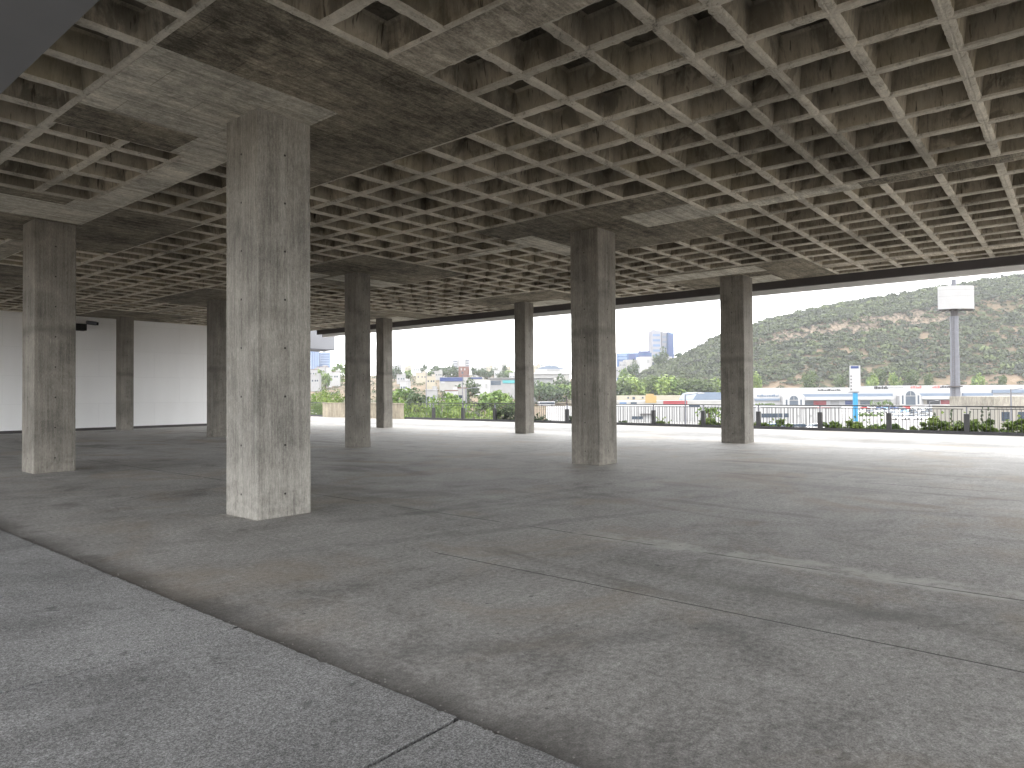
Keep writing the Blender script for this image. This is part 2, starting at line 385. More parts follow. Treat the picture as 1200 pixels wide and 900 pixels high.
MT['leaf'] = mat_leaf('leaf_green', (0.045, 0.075, 0.022), (0.085, 0.14, 0.035), (0.16, 0.21, 0.055))
MT['leafdark'] = mat_leaf('leaf_dark', (0.022, 0.04, 0.02), (0.045, 0.07, 0.032), (0.08, 0.105, 0.05))
MT['leafbright'] = mat_leaf('leaf_bright', (0.045, 0.072, 0.018), (0.088, 0.132, 0.03), (0.16, 0.21, 0.055))
MT['leafmid'] = mat_leaf('leaf_mid', (0.036, 0.054, 0.02), (0.062, 0.088, 0.03), (0.105, 0.135, 0.045))
MT['scrub'] = mat_leaf('scrub_leaf', (0.042, 0.046, 0.038), (0.062, 0.074, 0.042), (0.10, 0.124, 0.055), 0.8)
PAINT = [('white', (0.78, 0.78, 0.78)), ('silver', (0.45, 0.46, 0.48)), ('dark blue', (0.03, 0.06, 0.17)), ('black', (0.02, 0.02, 0.022)),
         ('red', (0.42, 0.03, 0.03)), ('grey', (0.18, 0.185, 0.19)), ('light blue', (0.20, 0.36, 0.58))]
PM = {n: plain('car_paint_' + n.replace(' ', '_'), c, 0.3, 0.05, 1.0, 0.6) for n, c in PAINT}

# ------------------------------------------------------------------ mesh building
class MB:
    def __init__(s): s.v = []; s.f = []; s.mi = []; s.tint = None
    def quad(s, a, b, c, d, m=0):
        i = len(s.v); s.v += [tuple(a), tuple(b), tuple(c), tuple(d)]; s.f.append((i, i + 1, i + 2, i + 3)); s.mi.append(m)
    def box(s, x0, x1, y0, y1, z0, z1, m=0):
        i = len(s.v)
        s.v += [(x0, y0, z0), (x1, y0, z0), (x1, y1, z0), (x0, y1, z0), (x0, y0, z1), (x1, y0, z1), (x1, y1, z1), (x0, y1, z1)]
        for q in ((3, 2, 1, 0), (4, 5, 6, 7), (0, 1, 5, 4), (1, 2, 6, 5), (2, 3, 7, 6), (3, 0, 4, 7)):
            s.f.append(tuple(i + k for k in q)); s.mi.append(m)
    def prism(s, pts, y0, y1, m=0):
        """outline pts (x, z), counter-clockwise seen from -y, extruded along y"""
        n = len(pts); i = len(s.v)
        s.v += [(x, y0, z) for x, z in pts] + [(x, y1, z) for x, z in pts]
        s.f.append(tuple(i + k for k in range(n))); s.mi.append(m)
        s.f.append(tuple(i + n + k for k in reversed(range(n)))); s.mi.append(m)
        for k in range(n):
            j = (k + 1) % n
            s.f.append((i + k, i + n + k, i + n + j, i + j)); s.mi.append(m)
    def tube(s, pts, radii, n=8, m=0, cap=True):
        rings = []
        for k, p in enumerate(pts):
            p = Vector(p)
            d = Vector(pts[min(k + 1, len(pts) - 1)]) - Vector(pts[max(k - 1, 0)]); d.normalize()
            a = d.orthogonal().normalized(); b = d.cross(a)
            i = len(s.v); r = radii[k] if isinstance(radii, (list, tuple)) else radii
            for t in range(n):
                w = 2 * math.pi * t / n
                s.v.append(tuple(p + (a * math.cos(w) + b * math.sin(w)) * r))
            rings.append(i)
        for k in range(len(rings) - 1):
            for t in range(n):
                u = (t + 1) % n
                s.f.append((rings[k] + t, rings[k] + u, rings[k + 1] + u, rings[k + 1] + t)); s.mi.append(m)
        if cap:
            s.f.append(tuple(rings[0] + t for t in reversed(range(n)))); s.mi.append(m)
            s.f.append(tuple(rings[-1] + t for t in range(n))); s.mi.append(m)
    def leaves(s, n, c, rad, size, clumps=0, tintbase=0.5, tintvar=0.35, flat=0.0):
        """n small leaf faces gathered in clumps through an ellipsoid"""
        if s.tint is None: s.tint = [0.5] * len(s.v)
        c = Vector(c); cl = []
        for k in range(max(1, clumps)):
            d = Vector((random.gauss(0, 1), random.gauss(0, 1), random.gauss(0, 1))).normalized() * U(0.35, 0.95) if clumps else Vector((0, 0, 0))
            cl.append((Vector((d.x * rad[0], d.y * rad[1], d.z * rad[2])), U(0.28, 0.5) if clumps else 1.0, U(-tintvar, tintvar)))
        for k in range(n):
            o, q, tv = random.choice(cl)
            d = Vector((random.gauss(0, 1), random.gauss(0, 1), random.gauss(0, 1))).normalized() * (R() ** 0.4) * q
            p = c + o + Vector((d.x * rad[0], d.y * rad[1], d.z * rad[2]))
            nrm = Vector((random.gauss(0, 1), random.gauss(0, 1), random.gauss(0, 1) + flat)).normalized()
            a = nrm.orthogonal().normalized(); b = nrm.cross(a)
            w = U(0, 6.28); a, b = a * math.cos(w) + b * math.sin(w), b * math.cos(w) - a * math.sin(w)
            sz = size * U(0.6, 1.4); i = len(s.v)
            s.v += [tuple(p - a * sz), tuple(p - b * sz * 0.55), tuple(p + a * sz), tuple(p + b * sz * 0.55)]
            s.f.append((i, i + 1, i + 2, i + 3)); s.mi.append(0)
            t = min(1, max(0, tintbase + tv + U(-0.15, 0.15)))
            s.tint += [t] * 4
    def build(s, name, mats, parent=None, bevel=0.0, smooth=False, loc=None):
        me = bpy.data.meshes.new(name); me.from_pydata(s.v, [], s.f)
        mats = mats if isinstance(mats, (list, tuple)) else [mats]
        for m in mats: me.materials.append(m)
        if len(mats) > 1: me.polygons.foreach_set('material_index', s.mi)
        if s.tint is not None:
            at = me.attributes.new('tint', 'FLOAT', 'POINT')
            at.data.foreach_set('value', s.tint + [0.5] * (len(s.v) - len(s.tint)))
        me.update()
        o = bpy.data.objects.new(name, me); COL.objects.link(o)
        if parent: o.parent = parent
        if loc is not None: o.location = loc
        if smooth:
            for p in me.polygons: p.use_smooth = True
        if bevel:
            b = o.modifiers.new('bevel', 'BEVEL'); b.width = bevel; b.segments = 2; b.limit_method = 'ANGLE'
        return o

def tag(o, label=None, cat=None, group=None, kind=None):
    if label: o['label'] = label
    if cat: o['category'] = cat
    if group: o['group'] = group
    if kind: o['kind'] = kind
    return o
def empty(name, loc, rz=0.0, label=None, cat=None, group=None):
    o = bpy.data.objects.new(name, None); COL.objects.link(o)
    o.location = loc; o.rotation_euler = (0, 0, rz); o.empty_display_size = 0.2
    return tag(o, label, cat, group)
def copy_tree(o, parent=None):
    c = o.copy(); COL.objects.link(c)
    if parent: c.parent = parent
    for ch in list(o.children): copy_tree(ch, c)
    return c
ORD = ['first', 'second', 'third', 'fourth', 'fifth', 'sixth', 'seventh', 'eighth', 'ninth', 'tenth', 'eleventh', 'twelfth', 'thirteenth',
       'fourteenth', 'fifteenth', 'sixteenth', 'seventeenth', 'eighteenth', 'nineteenth', 'twentieth']

# ------------------------------------------------------------------ floor, pavement
fb = MB()
fb.box(2.33, 29.28, -16, 60, -0.45, 0.0)
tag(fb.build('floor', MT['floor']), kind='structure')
pv = MB(); v = -15.75
while v < 40:
    pv.box(-6, 2.30, v + 0.015, v + 1.985, -0.35, 0.04)
    n_ = 66; y0, y1 = v + 0.015, v + 1.985; i = len(pv.v)
    for k in range(n_ + 1):
        yy = y0 + (y1 - y0) * k / n_; jx = U(-0.004, 0.003) - (U(0.004, 0.016) if R() < 0.12 else 0)
        pv.v += [(2.30, yy, 0.04), (2.326 + jx, yy, 0.0395 + U(-.001, 0)), (2.337 + jx * 0.8, yy, 0.028 + U(-.004, .002)), (2.338 + jx * 0.5, yy, -0.02)]
    for k in range(n_):
        for q in range(3): pv.f.append((i + 4 * k + q, i + 4 * k + q + 1, i + 4 * k + q + 5, i + 4 * k + q + 4)); pv.mi.append(0)
    v += 2.0
pv.box(-6, 2.31, -16, 40, -0.36, -0.03, 1)
tag(pv.build('pavement', [MT['pave'], MT['tyre']]), kind='structure')

# loose grit and mortar crumbs swept against the step and the near column
gb = MB(); random.seed(31)
def crumb(x, y, r):
    i = len(gb.v); a = U(0, 6.28)
    for k in range(5): gb.v.append((x + r * U(.7, 1.2) * math.cos(a + k * 1.257), y + r * U(.7, 1.2) * math.sin(a + k * 1.257), 0.0005))
    for k in range(5): gb.v.append((x + r * .6 * U(.7, 1.2) * math.cos(a + k * 1.257), y + r * .6 * U(.7, 1.2) * math.sin(a + k * 1.257), r * U(.5, 1.0)))
    for k in range(5): gb.f.append((i + k, i + (k + 1) % 5, i + 5 + (k + 1) % 5, i + 5 + k)); gb.mi.append(0)
    gb.f.append(tuple(i + 5 + k for k in range(5))); gb.mi.append(0)
for k in range(260): crumb(2.345 + abs(random.gauss(0, .05)) + .005, U(1.2, 10), U(.002, .007))
for k in range(170): crumb(4.53 - abs(random.gauss(0, .035)), U(7.8, 8.65), U(.003, .012))
for k in range(60): crumb(U(4.5, 5.35), 7.84 - abs(random.gauss(0, .02)), U(.003, .009))
for k in range(240): crumb(U(2.5, 9), U(.5, 9), U(.002, .007))
tag(gb.build('loose_grit', plain('mortar_crumbs', (0.30, 0.285, 0.26), 0.95, 0.3, 30)), kind='stuff')

# ------------------------------------------------------------------ waffle slab
UB = [2.2, 3.07, 3.97, 4.79]
def bay_u(o): return [5.31 + o, 6.05 + o, 6.92 + o, 7.76 + o, 8.56 + o, 9.36 + o, 10.20 + o, 11.13 + o, 12.0 + o, 12.80 + o]
SEGU = [(2.2, [3.07, 3.97], 4.79)]
SEGU.append((5.31, [6.05, 6.92, 7.76, 8.56, 9.36, 10.2, 11.13, 12.0], 12.80))
SEGU.append((13.20, [13.95, 14.98, 15.78, 16.58, 17.38, 18.2, 19.05, 19.9], 20.66))
SEGU.append((21.10, [21.78], 22.45))
VB = [0.95 - 0.84 * k for k in range(16, 0, -1)] + [0.95, 1.78, 2.6, 3.18, 3.98, 4.83, 5.67]
off = [0.85, 1.70, 2.61, 3.43, 4.28, 5.10, 5.89, 6.75, 7.59, 8.40]
for base in (5.67, 14.07, 22.47): VB += [base + q for q in off]
VB += [31.72, 32.57, 33.48, 34.55]
V0, V1 = VB[0], VB[-1]
V0M, V0B = VB[9], VB[11]          # unseen right ends of the slab, stepped to shape the side light
CAPS = {}
for i, (c0, c1) in enumerate(((3.07, 6.96), (11.13, 14.98), (19.05, 22.45))):
    for j in range(4): CAPS[(i, j)] = (c0, c1, 5.67 + 8.4 * j, min(10.28 + 8.4 * j, V1))
CAPS = {k: c for k, c in CAPS.items() if True}
PALE = [(3.07, 4.56, 7.24, 9.37), (4.56, 5.31, 7.24, 16.05), (3.0, 4.56, 14.6, 16.05),
        (12.15, 13.28, 5.67, 7.16), (12.28, 13.38, 9.55, 10.28), (13.38, 14.62, 9.55, 10.28), (12.80, 13.2, 2.9, 5.67), (12.9, 13.2, 10.28, 12.2),
        (19.3, 20.3, 7.05, 10.28), (12.6, 15.0, 16.95, 17.95), (11.3, 12.4, 17.3, 18.4), (21.0, 22.45, 24.2, 26.6), (21.2, 22.45, 15.2, 17.6),
        (21.1, 22.45, 7.2, 8.8)]
ceil = empty('waffle_slab', (12, 10, H), 0, 'coffered bare concrete slab overhead with a grid of ribs and solid column heads', 'ceiling')
def L(o):  # keep world coordinates under the parent
    o.matrix_parent_inverse = Matrix.Translation((-12, -10, -H)); return o

wm = MB()
def ring(x0, x1, y0, y1, n, z, jit=0.0, jz=0.0):
    pts = []
    for k in range(n): pts.append((x0 + (x1 - x0) * k / n, y0))
    for k in range(n): pts.append((x1, y0 + (y1 - y0) * k / n))
    for k in range(n): pts.append((x1 - (x1 - x0) * k / n, y1))
    for k in range(n): pts.append((x0, y1 - (y1 - y0) * k / n))
    return [(x + U(-jit, jit), y + U(-jit, jit), z + U(-jz, jz)) for x, y in pts]
def coffer(o, a, n, j):
    """o = outer rectangle (rib centre lines), a = opening"""
    dep = 0.32 + U(-0.012, 0.012)
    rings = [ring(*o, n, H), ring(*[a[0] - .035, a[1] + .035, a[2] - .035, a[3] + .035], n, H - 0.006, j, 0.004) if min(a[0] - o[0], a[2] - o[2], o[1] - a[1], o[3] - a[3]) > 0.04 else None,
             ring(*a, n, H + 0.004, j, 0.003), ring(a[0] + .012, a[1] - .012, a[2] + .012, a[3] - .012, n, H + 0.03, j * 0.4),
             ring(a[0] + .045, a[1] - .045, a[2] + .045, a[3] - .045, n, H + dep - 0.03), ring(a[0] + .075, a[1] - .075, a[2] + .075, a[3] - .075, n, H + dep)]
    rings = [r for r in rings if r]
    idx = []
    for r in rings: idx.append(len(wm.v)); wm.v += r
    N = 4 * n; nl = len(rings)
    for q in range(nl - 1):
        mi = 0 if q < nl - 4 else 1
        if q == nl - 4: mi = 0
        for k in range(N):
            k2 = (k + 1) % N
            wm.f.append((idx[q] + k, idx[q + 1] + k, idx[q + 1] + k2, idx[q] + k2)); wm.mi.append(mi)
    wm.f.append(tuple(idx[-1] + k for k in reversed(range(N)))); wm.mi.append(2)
RW = 0.052
for u0, mids, u1 in SEGU:
    ue = [u0] + mids + [u1]
    for a in range(len(ue) - 1):
        for b in range(len(VB) - 1):
            ua, ub, va, vb = ue[a], ue[a + 1], VB[b], VB[b + 1]
            if (u0 > 13 and va < V0B - 0.01) or (ua > 7.7 and va < V0M - 0.01): continue
            segs = [(va, vb)]
            skip = False
            for c in CAPS.values():
                if ua >= c[0] - .01 and ub <= c[1] + .01:
                    if va >= c[2] - .01 and vb <= c[3] + .01: skip = True
                    elif va < c[3] < vb: va = c[3]
            if skip or vb - va < 0.2: continue
            la = 0.03 if a == 0 else RW * U(0.9, 1.12); lb = 0.03 if a == len(ue) - 2 else RW * U(0.9, 1.12)
            ma = 0.03 if va not in VB else RW * U(0.85, 1.1); mb_ = RW * U(0.85, 1.1)
            cx, cy = (ua + ub) / 2, (va + vb) / 2
            d = math.hypot(cx, cy)
            n, j = (11, 0.011) if d < 9 else ((6, 0.009) if d < 15 else (2, 0.003))
            coffer((ua, ub, va, vb), (ua + la, ub - lb, va + ma, vb - mb_), n, j)
L(wm.build('rib_grid', [MT['rib'], MT['coffer'], MT['coffertop_shaded']], ceil))

def flat_region(x0, x1, y0, y1, z, default):
    """downward facing flat formwork, cut where the paler panels lie"""
    mb = MB()
    xs = sorted({x0, x1} | {q for p in PALE for q in p[:2] if x0 < q < x1})
    ys = sorted({y0, y1} | {q for p in PALE for q in p[2:] if y0 < q < y1})
    for i in range(len(xs) - 1):
        for k in range(len(ys) - 1):
            cx, cy = (xs[i] + xs[i + 1]) / 2, (ys[k] + ys[k + 1]) / 2
            pale = any(p[0] <= cx <= p[1] and p[2] <= cy <= p[3] for p in PALE)
            dz = -0.006 if pale else 0.0
            mb.quad((xs[i], ys[k], z + dz), (xs[i], ys[k + 1], z + dz), (xs[i + 1], ys[k + 1], z + dz), (xs[i + 1], ys[k], z + dz), 1 if pale else 0)
            if pale:   # small lip of the proud panel
                for (ax, ay, bx, by) in ((xs[i], ys[k], xs[i + 1], ys[k]), (xs[i + 1], ys[k], xs[i + 1], ys[k + 1]), (xs[i + 1], ys[k + 1], xs[i], ys[k + 1]), (xs[i], ys[k + 1], xs[i], ys[k])):
                    mb.quad((ax, ay, z), (ax, ay, z + dz), (bx, by, z + dz), (bx, by, z), 1)
    return mb
BANDS = [(4.79, 5.31), (12.80, 13.20), (20.66, 21.10)]
for (i, j), c in CAPS.items():
    L(flat_region(c[0], c[1], c[2], c[3], H, 0).build('column_head', [MT['soffit'], MT['soffit_light']], ceil))
for i, (a, b) in enumerate(BANDS):
    edges = [(V0, V0M, V0B)[i]] + [q for j in range(4) for q in (CAPS[(i, j)][2], CAPS[(i, j)][3])] + [V1]
    for k in range(0, len(edges) - 1, 2):
        if edges[k + 1] - edges[k] > 0.05:
            L(flat_region(a, b, edges[k], edges[k + 1], H, 0).build('band_beam', [MT['band'] if i != 1 or k else MT['soffit'], MT['soffit_light']], ceil))
tb = MB(); tb.box(2.2, 7.76, V0, 34.595, H + 0.37, H + 0.62); tb.box(7.76, 13.2, V0M, 34.595, H + 0.3705, H + 0.6205); tb.box(13.2, 22.46, V0B, 34.595, H + 0.371, H + 0.621)
tb.box(2.2, 7.76, V0 - 0.3, V0, H - 0.02, H + 0.62); tb.box(7.76, 13.2, V0M - 0.3, V0M, H - 0.02, H + 0.619); tb.box(13.2, 22.46, V0B - 0.3, V0B, H - 0.02, H + 0.618)
tb.box(7.76, 7.96, V0, V0M - 0.3, H - 0.02, H + 0.617); tb.box(13.2, 13.4, V0M, V0B - 0.3, H - 0.02, H + 0.616)
L(tb.build('slab_top', MT['eave'], ceil))
eb = MB(); eb.box(22.46, 22.60, V0B - 0.3, 32.6, 4.89, H + 0.6)
L(eb.build('edge_channel', MT['steel'], ceil))
fa = MB(); fa.box(22.605, 22.78, V0B - 0.3, 32.3, 4.745, H + 1.0)
L(fa.build('fascia', MT['fascia'], ceil))
ev = MB(); ev.box(-3.8, 2.15, V0, V1, 4.77, H + 0.62)  # unseen reach behind the viewpoint is sized to limit the near light
L(ev.build('eave', MT['eave'], ceil))

# ------------------------------------------------------------------ columns
COLS = [((4.55, 7.85), 0.77, 0, 'nearest and tallest looking concrete column, standing on the floor left of centre'),
        ((4.525, 16.2), 0.75, 1, 'concrete column at the far left, its left face pale and its front dark'),
        ((12.585, 7.98), 0.73, 1, 'dark concrete column right of centre with a horizontal stained pour joint'),
        ((20.62, 7.88), 0.75, 2, 'concrete column furthest right, in front of the hill'),
        ((12.53, 16.25), 0.54, 2, 'slim dark concrete column just right of the nearest column'),
        ((20.93, 16.63), 0.55, 2, 'slim concrete column in the open gap left of the dark stained column'),
        ((20.87, 25.02), 0.55, 2, 'slim concrete column with a bright right face, in front of the parapet'),
        ((12.7, 24.95), 0.55, 2, 'dark concrete column half hidden behind the nearest column'),
        ((12.6, 33.2), 0.55, 2, 'concrete column standing against the white wall')]
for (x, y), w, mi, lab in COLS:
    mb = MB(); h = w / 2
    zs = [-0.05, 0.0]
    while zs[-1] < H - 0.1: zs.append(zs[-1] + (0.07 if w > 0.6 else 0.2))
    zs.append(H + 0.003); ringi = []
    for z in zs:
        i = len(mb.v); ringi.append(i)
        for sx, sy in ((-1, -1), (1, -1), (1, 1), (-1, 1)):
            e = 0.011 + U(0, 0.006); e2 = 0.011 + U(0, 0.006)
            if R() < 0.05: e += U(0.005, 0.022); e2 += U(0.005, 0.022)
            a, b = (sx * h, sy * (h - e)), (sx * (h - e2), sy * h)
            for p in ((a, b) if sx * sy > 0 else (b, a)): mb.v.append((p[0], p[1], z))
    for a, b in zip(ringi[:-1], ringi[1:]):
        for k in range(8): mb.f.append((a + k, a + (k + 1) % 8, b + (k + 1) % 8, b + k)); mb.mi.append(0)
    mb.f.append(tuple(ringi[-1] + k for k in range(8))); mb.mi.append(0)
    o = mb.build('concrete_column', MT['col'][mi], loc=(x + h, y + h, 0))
    tag(o, lab, 'column', 'square concrete columns')

# ------------------------------------------------------------------ white wall at the left end, fittings on it
ww = empty('white_wall', (9, 34.6, 0), 0, 'long white plastered wall closing the hall at the left', 'wall')
mb = MB(); mb.box(-18, 12, 0, 0.3, 0.12, H + 0.6); mb.build('plaster_face', MT['wall'], ww)
mb = MB(); mb.box(-18, 12, 0.03, 0.29, -0.05, 0.12); mb.build('base_gap', MT['steel'], ww)
wf = empty('white_canopy', (23, 34.7, 0), 0, 'white box shaped canopy edge jutting out past the end of the white wall', 'canopy')
mb = MB(); mb.box(-2, 2.2, 0, 1.6, 4.28, 5.42); mb.build('fascia_box', MT['canopy'], wf)
mb = MB(); mb.box(-2, 2.17, 0.03, 1.57, 4.22, 4.279); mb.build('drip_edge', MT['galv'], wf)
# speaker and lamp hung on the wall
sp = empty('wall_speaker', (11.08, 34.3, 4.62), 0, 'black box hung high on the white wall beside the far left column', 'speaker')
mb = MB(); mb.box(-0.45, 0.45, -0.22, 0.2, -0.15, 0.15); mb.build('cabinet', MT['black'], sp, bevel=0.02)
mb = MB(); mb.box(-0.06, 0.06, 0.2, 0.3, -0.08, 0.08); mb.build('bracket', MT['steel'], sp)
mb = MB(); mb.box(-0.4, 0.4, -0.235, -0.221, -0.12, 0.12); mb.build('grille', MT['tyre'], sp)
wl = empty('security_camera', (11.68, 34.3, 4.86), 0, 'small grey round camera on the white wall just above the black box', 'camera')
mb = MB(); mb.tube([(-0.1, 0, 0), (0.28, -0.05, -0.03)], 0.09, 12); mb.build('housing', MT['galv'], wl)
mb = MB(); mb.tube([(0.281, -0.05, -0.03), (0.36, -0.06, -0.036)], 0.075, 12); mb.build('lens_hood', MT['black'], wl)
mb = MB(); mb.tube([(0, 0.02, 0), (0, 0.3, 0.04)], 0.03, 8); mb.build('arm', MT['galv'], wl)

# ------------------------------------------------------------------ terrace edge: parapet, railing, planter ledge
mb = MB(); mb.box(-0.13, 0.13, 0, 8.3, -0.1, 0.94); mb2 = MB(); mb2.box(-0.16, 0.16, -0.02, 8.32, 0.942, 1.0)
pp = empty('parapet', (29.13, 33.1, 0), 0, 'low beige concrete parapet at the terrace edge behind the slim columns', 'parapet')
mb.build('parapet_wall', MT['parapet'], pp, bevel=0.01); mb2.build('coping', MT['parapet'], pp, bevel=0.01)

def railing(y0, y1, posts, label):
    rl = empty('railing', (29.36, y0, 0), 0, label, 'railing')
    mb = MB(); mb.box(-0.035, 0.035, 0, y1 - y0, 0.985, 1.03); mb.build('top_rail', MT['rail'], rl)
    mb = MB(); mb.box(-0.07, 0.03, 0, y1 - y0, -0.10, 0.105); mb.build('base_channel', MT['rail'], rl)
    for p in posts:
        mb = MB(); mb.box(-0.04, 0.04, p - y0 - 0.02, p - y0 + 0.02, 0.72, 0.984)
        po = mb.build('post', MT['galv'], rl)
        mb = MB(); mb.box(-0.075, 0.075, p - y0 - 0.085, p - y0 + 0.085, 0.106, 0.74); mb.build('post_plate', MT['rail'], po)
    ed = [y0] + list(posts) + [y1]
    for a, b in zip(ed[:-1], ed[1:]):
        if b - a < 0.3: continue
        mb = MB(); y = a + 0.16
        while y < b - 0.1:
            mb.box(-0.008, 0.008, y - y0 - 0.008, y - y0 + 0.008, 0.12, 0.90); y += 0.125
        mb.box(-0.014, 0.014, a - y0 + 0.1, b - y0 - 0.1, 0.90, 0.925); mb.box(-0.014, 0.014, a - y0 + 0.1, b - y0 - 0.1, 0.10, 0.12)
        mb.build('picket_panel', MT['rail'], rl)
posts = [3.16 + 2.487 * k for k in range(-6, 12)]
railing(-14, 33.08, posts, 'long dark metal picket railing along the terrace edge right of the parapet')
railing(41.45, 58, [41.5, 44, 46.5, 49, 51.5, 54, 56.5], 'short stretch of dark railing left of the beige parapet')
mb = MB(); mb.box(29.45, 30.5, -14, 60, -0.6, -0.16)
tag(mb.build('planter_ledge', MT['soil']), kind='structure')

# plants growing at the ledge
def sprawl(x, y, w, h, n, leaf, mat, label, spikes=4, group='shrubs growing along the terrace edge'):
    sh = empty('edge_shrub', (x, y, -0.16), 0, label, 'shrub', group)
    mb = MB()
    for k in range(max(3, int(w * 5))):
        mb.leaves(int(n * 1.7) // max(3, int(w * 5)), (U(-0.25, 0.25), U(-w / 2, w / 2), U(0.15, h * 0.75)), (0.32, 0.42, h * 0.38), leaf, 4, U(0.35, 0.75), 0.25, 0.8)
    for k in range(spikes):     # arching sprigs
        y0 = U(-w / 2, w / 2); dy = U(-0.4, 0.4); hh = h * U(0.8, 1.35)
        for t in range(7):
            s = t / 6
            mb.leaves(3, (U(-0.05, 0.05), y0 + dy * s * s, hh * s), (0.05, 0.06, 0.05), leaf * 0.9, 0, 0.75, 0.2)
    mb.build('foliage', mat, sh)
    for k in range(4):
        mb = MB(); y0 = U(-w / 2, w / 2); mb.tube([(0, y0 * 0.6, -0.02), (U(-.1, .1), y0, h * 0.6)], [0.014, 0.006], 5); mb.build('stem', MT['bark'], sh)
SH = [(29.85, 2.1, 2.6, 0.62, 1500, 'leafbright', 'bright yellow green spreading shrub at the right end of the railing'),
      (29.8, 4.0, 1.6, 0.62, 1000, 'leafbright', 'bright green shrub around the foot of the billboard pole, beside the dark post'),
      (29.9, 0.1, 0.8, 0.5, 300, 'leaf', 'small sparse plant at the right edge of the picture below the beige building'),
      (29.85, 6.1, 1.5, 0.46, 800, 'leaf', 'low green shrub just left of the dark post below the blue pole'),
      (29.85, 7.3, 1.2, 0.5, 700, 'leafbright', 'spreading shrub in front of the sky blue sign pole'),
      (29.85, 10.25, 0.9, 0.5, 450, 'leafbright', 'small bright shrub beside the rightmost column'),
      (29.9, 12.0, 1.1, 0.62, 600, 'leaf', 'green shrub with palm like sprigs left of the rightmost column'),
      (29.9, 13.0, 0.7, 0.5, 320, 'leafbright', 'small shrub beside the thin lamp pole behind the railing'),
      (29.9, 15.4, 0.9, 0.42, 380, 'leafbright', 'low pale green shrub by the fifth dark railing post from the right'),
      (29.9, 17.9, 0.5, 0.36, 200, 'leafdark', 'dark tuft right beside the dark stained column'),
      (29.9, 20.4, 0.5, 0.55, 260, 'leafdark', 'dark shrub at the railing post left of the stained column'),
      (29.9, 22.6, 0.5, 0.5, 240, 'leafdark', 'small dark shrub right of the slim bright sided column'),
      (29.9, 23.6, 0.8, 0.75, 420, 'leafdark', 'dark leafy shrub immediately right of the slim bright sided column'),
      (29.9, 25.0, 1.2, 0.95, 650, 'leafdark', 'largest dark shrub immediately left of the slim bright sided column')]
for x, y, w, h, n, m, lab in SH: sprawl(x, y, w * 1.1, h * (1.12 if y < 9 else 1.0), int(n * 1.3), 0.065, MT[m], lab)

# ------------------------------------------------------------------ land
def smooth(a, b, x):
    t = min(1, max(0, (x - a) / (b - a))); return t * t * (3 - 2 * t)
def interp(x, xs, ys):
    return float(np.interp(x, xs, ys))
RIDX = [680, 715, 740, 760, 780, 800, 830, 844, 885, 900, 960, 1000, 1060, 1100, 1150, 1200, 1400]
RIDY = [462, 458, 446, 434, 428, 419, 403, 396, 383, 377, 363, 355, 346, 339, 331, 324, 318]
HB, HR = 520.0, 800.0
def land(px, D):
    z = -7.0
    # town rising on the left
    zl = interp(D, [150, 260, 380, 600, 900, 1300, 2500, 6000], [-7, -7, -3, 6, 24, 38, 52, 60])
    zm = interp(D, [150, 500, 640, 900, 1300, 2500, 6000], [-7, -7, -2, 14, 30, 45, 60])
    a = smooth(560, 640, px); z = zl * (1 - a) + zm * a
    b = smooth(660, 720, px)
    if b > 0:
        zr = zat(px, interp(px, RIDX, RIDY), HR)
        s = (D - HB) / (HR - HB)
        if s <= 0: zh = -7.0
        elif s <= 1:
            f = interp(s, [0, 0.12, 0.50, 0.58, 0.63, 1.0], [0, 0.06, 0.52, 0.60, 0.74, 1.0]) if px > 890 else interp(s, [0, 0.15, 1.0], [0, 0.10, 1.0])
            zh = -7 + (zr + 7) * f
        else: zh = zr - (D - HR) * 0.12
        zh = max(zh, -7)
        z = z * (1 - b) + max(zh, -7 if D < HR else zm * 0.6) * b
    return z
mb = MB()
pxs = [600 + FPX * math.tan(math.radians(t)) for t in np.linspace(-52, 58, 150)]
Ds = [24] + list(np.linspace(40, 480, 12)) + list(np.linspace(505, 820, 36)) + [860, 920, 1000, 1150, 1300, 1600, 2000, 2600, 3400]
idx = []
for D in Ds:
    row = []
    for px in pxs:
        z = land(px, D)
        if D > HB + 20 and px > 700: z += U(-0.6, 0.6)
        row.append(len(mb.v)); p = site(px, D, z); mb.v.append(tuple(p))
    idx.append(row)
for i in range(len(Ds) - 1):
    for j in range(len(pxs) - 1):
        mb.f.append((idx[i][j], idx[i][j + 1], idx[i + 1][j + 1], idx[i + 1][j]))
        pc = pxs[j]; Dm = (Ds[i] + Ds[i + 1]) / 2; s = (Dm - HB) / (HR - HB)
        mb.mi.append(1 if (0.565 < s < 0.64 and 880 < pc < 1110) else 0)
tag(mb.build('hill_terrain', [MT['terrain'], MT['cliff']]), kind='structure')
mb = MB(); n = 48
mb.v = [(6100 * math.cos(2 * math.pi * k / n), 6100 * math.sin(2 * math.pi * k / n), -7.3) for k in range(n)]; mb.f = [tuple(range(n))]; mb.mi = [0]
tag(mb.build('ground', MT['terrain']), kind='structure')
mb = MB()
a, b, c, d = site(640, 150, -6.98), site(1330, 150, -6.98), site(1330, 500, -6.98), site(640, 500, -6.98)
mb.quad(a, b, c, d); tag(mb.build('parking_lot', MT['asphalt']), kind='structure')
mb = MB()
for D0, px0, px1 in ((318, 980, 1170), (262, 985, 1170), (216, 1005, 1170), (330, 655, 850), (420, 700, 870)):
    px = px0
    while px < px1:
        p = site(px, D0); q = site(px, D0 + 5.0)
        w = R2 * 0.06
        for s_ in (1,):
            mb.quad(p - w + Vector((0, 0, 0.03)), p + w + Vector((0, 0, 0.03)), q + w + Vector((0, 0, 0.03)), q - w + Vector((0, 0, 0.03)))
        px += 2.7 / D0 * FPX
tag(mb.build('bay_markings', MT['white']), kind='structure')

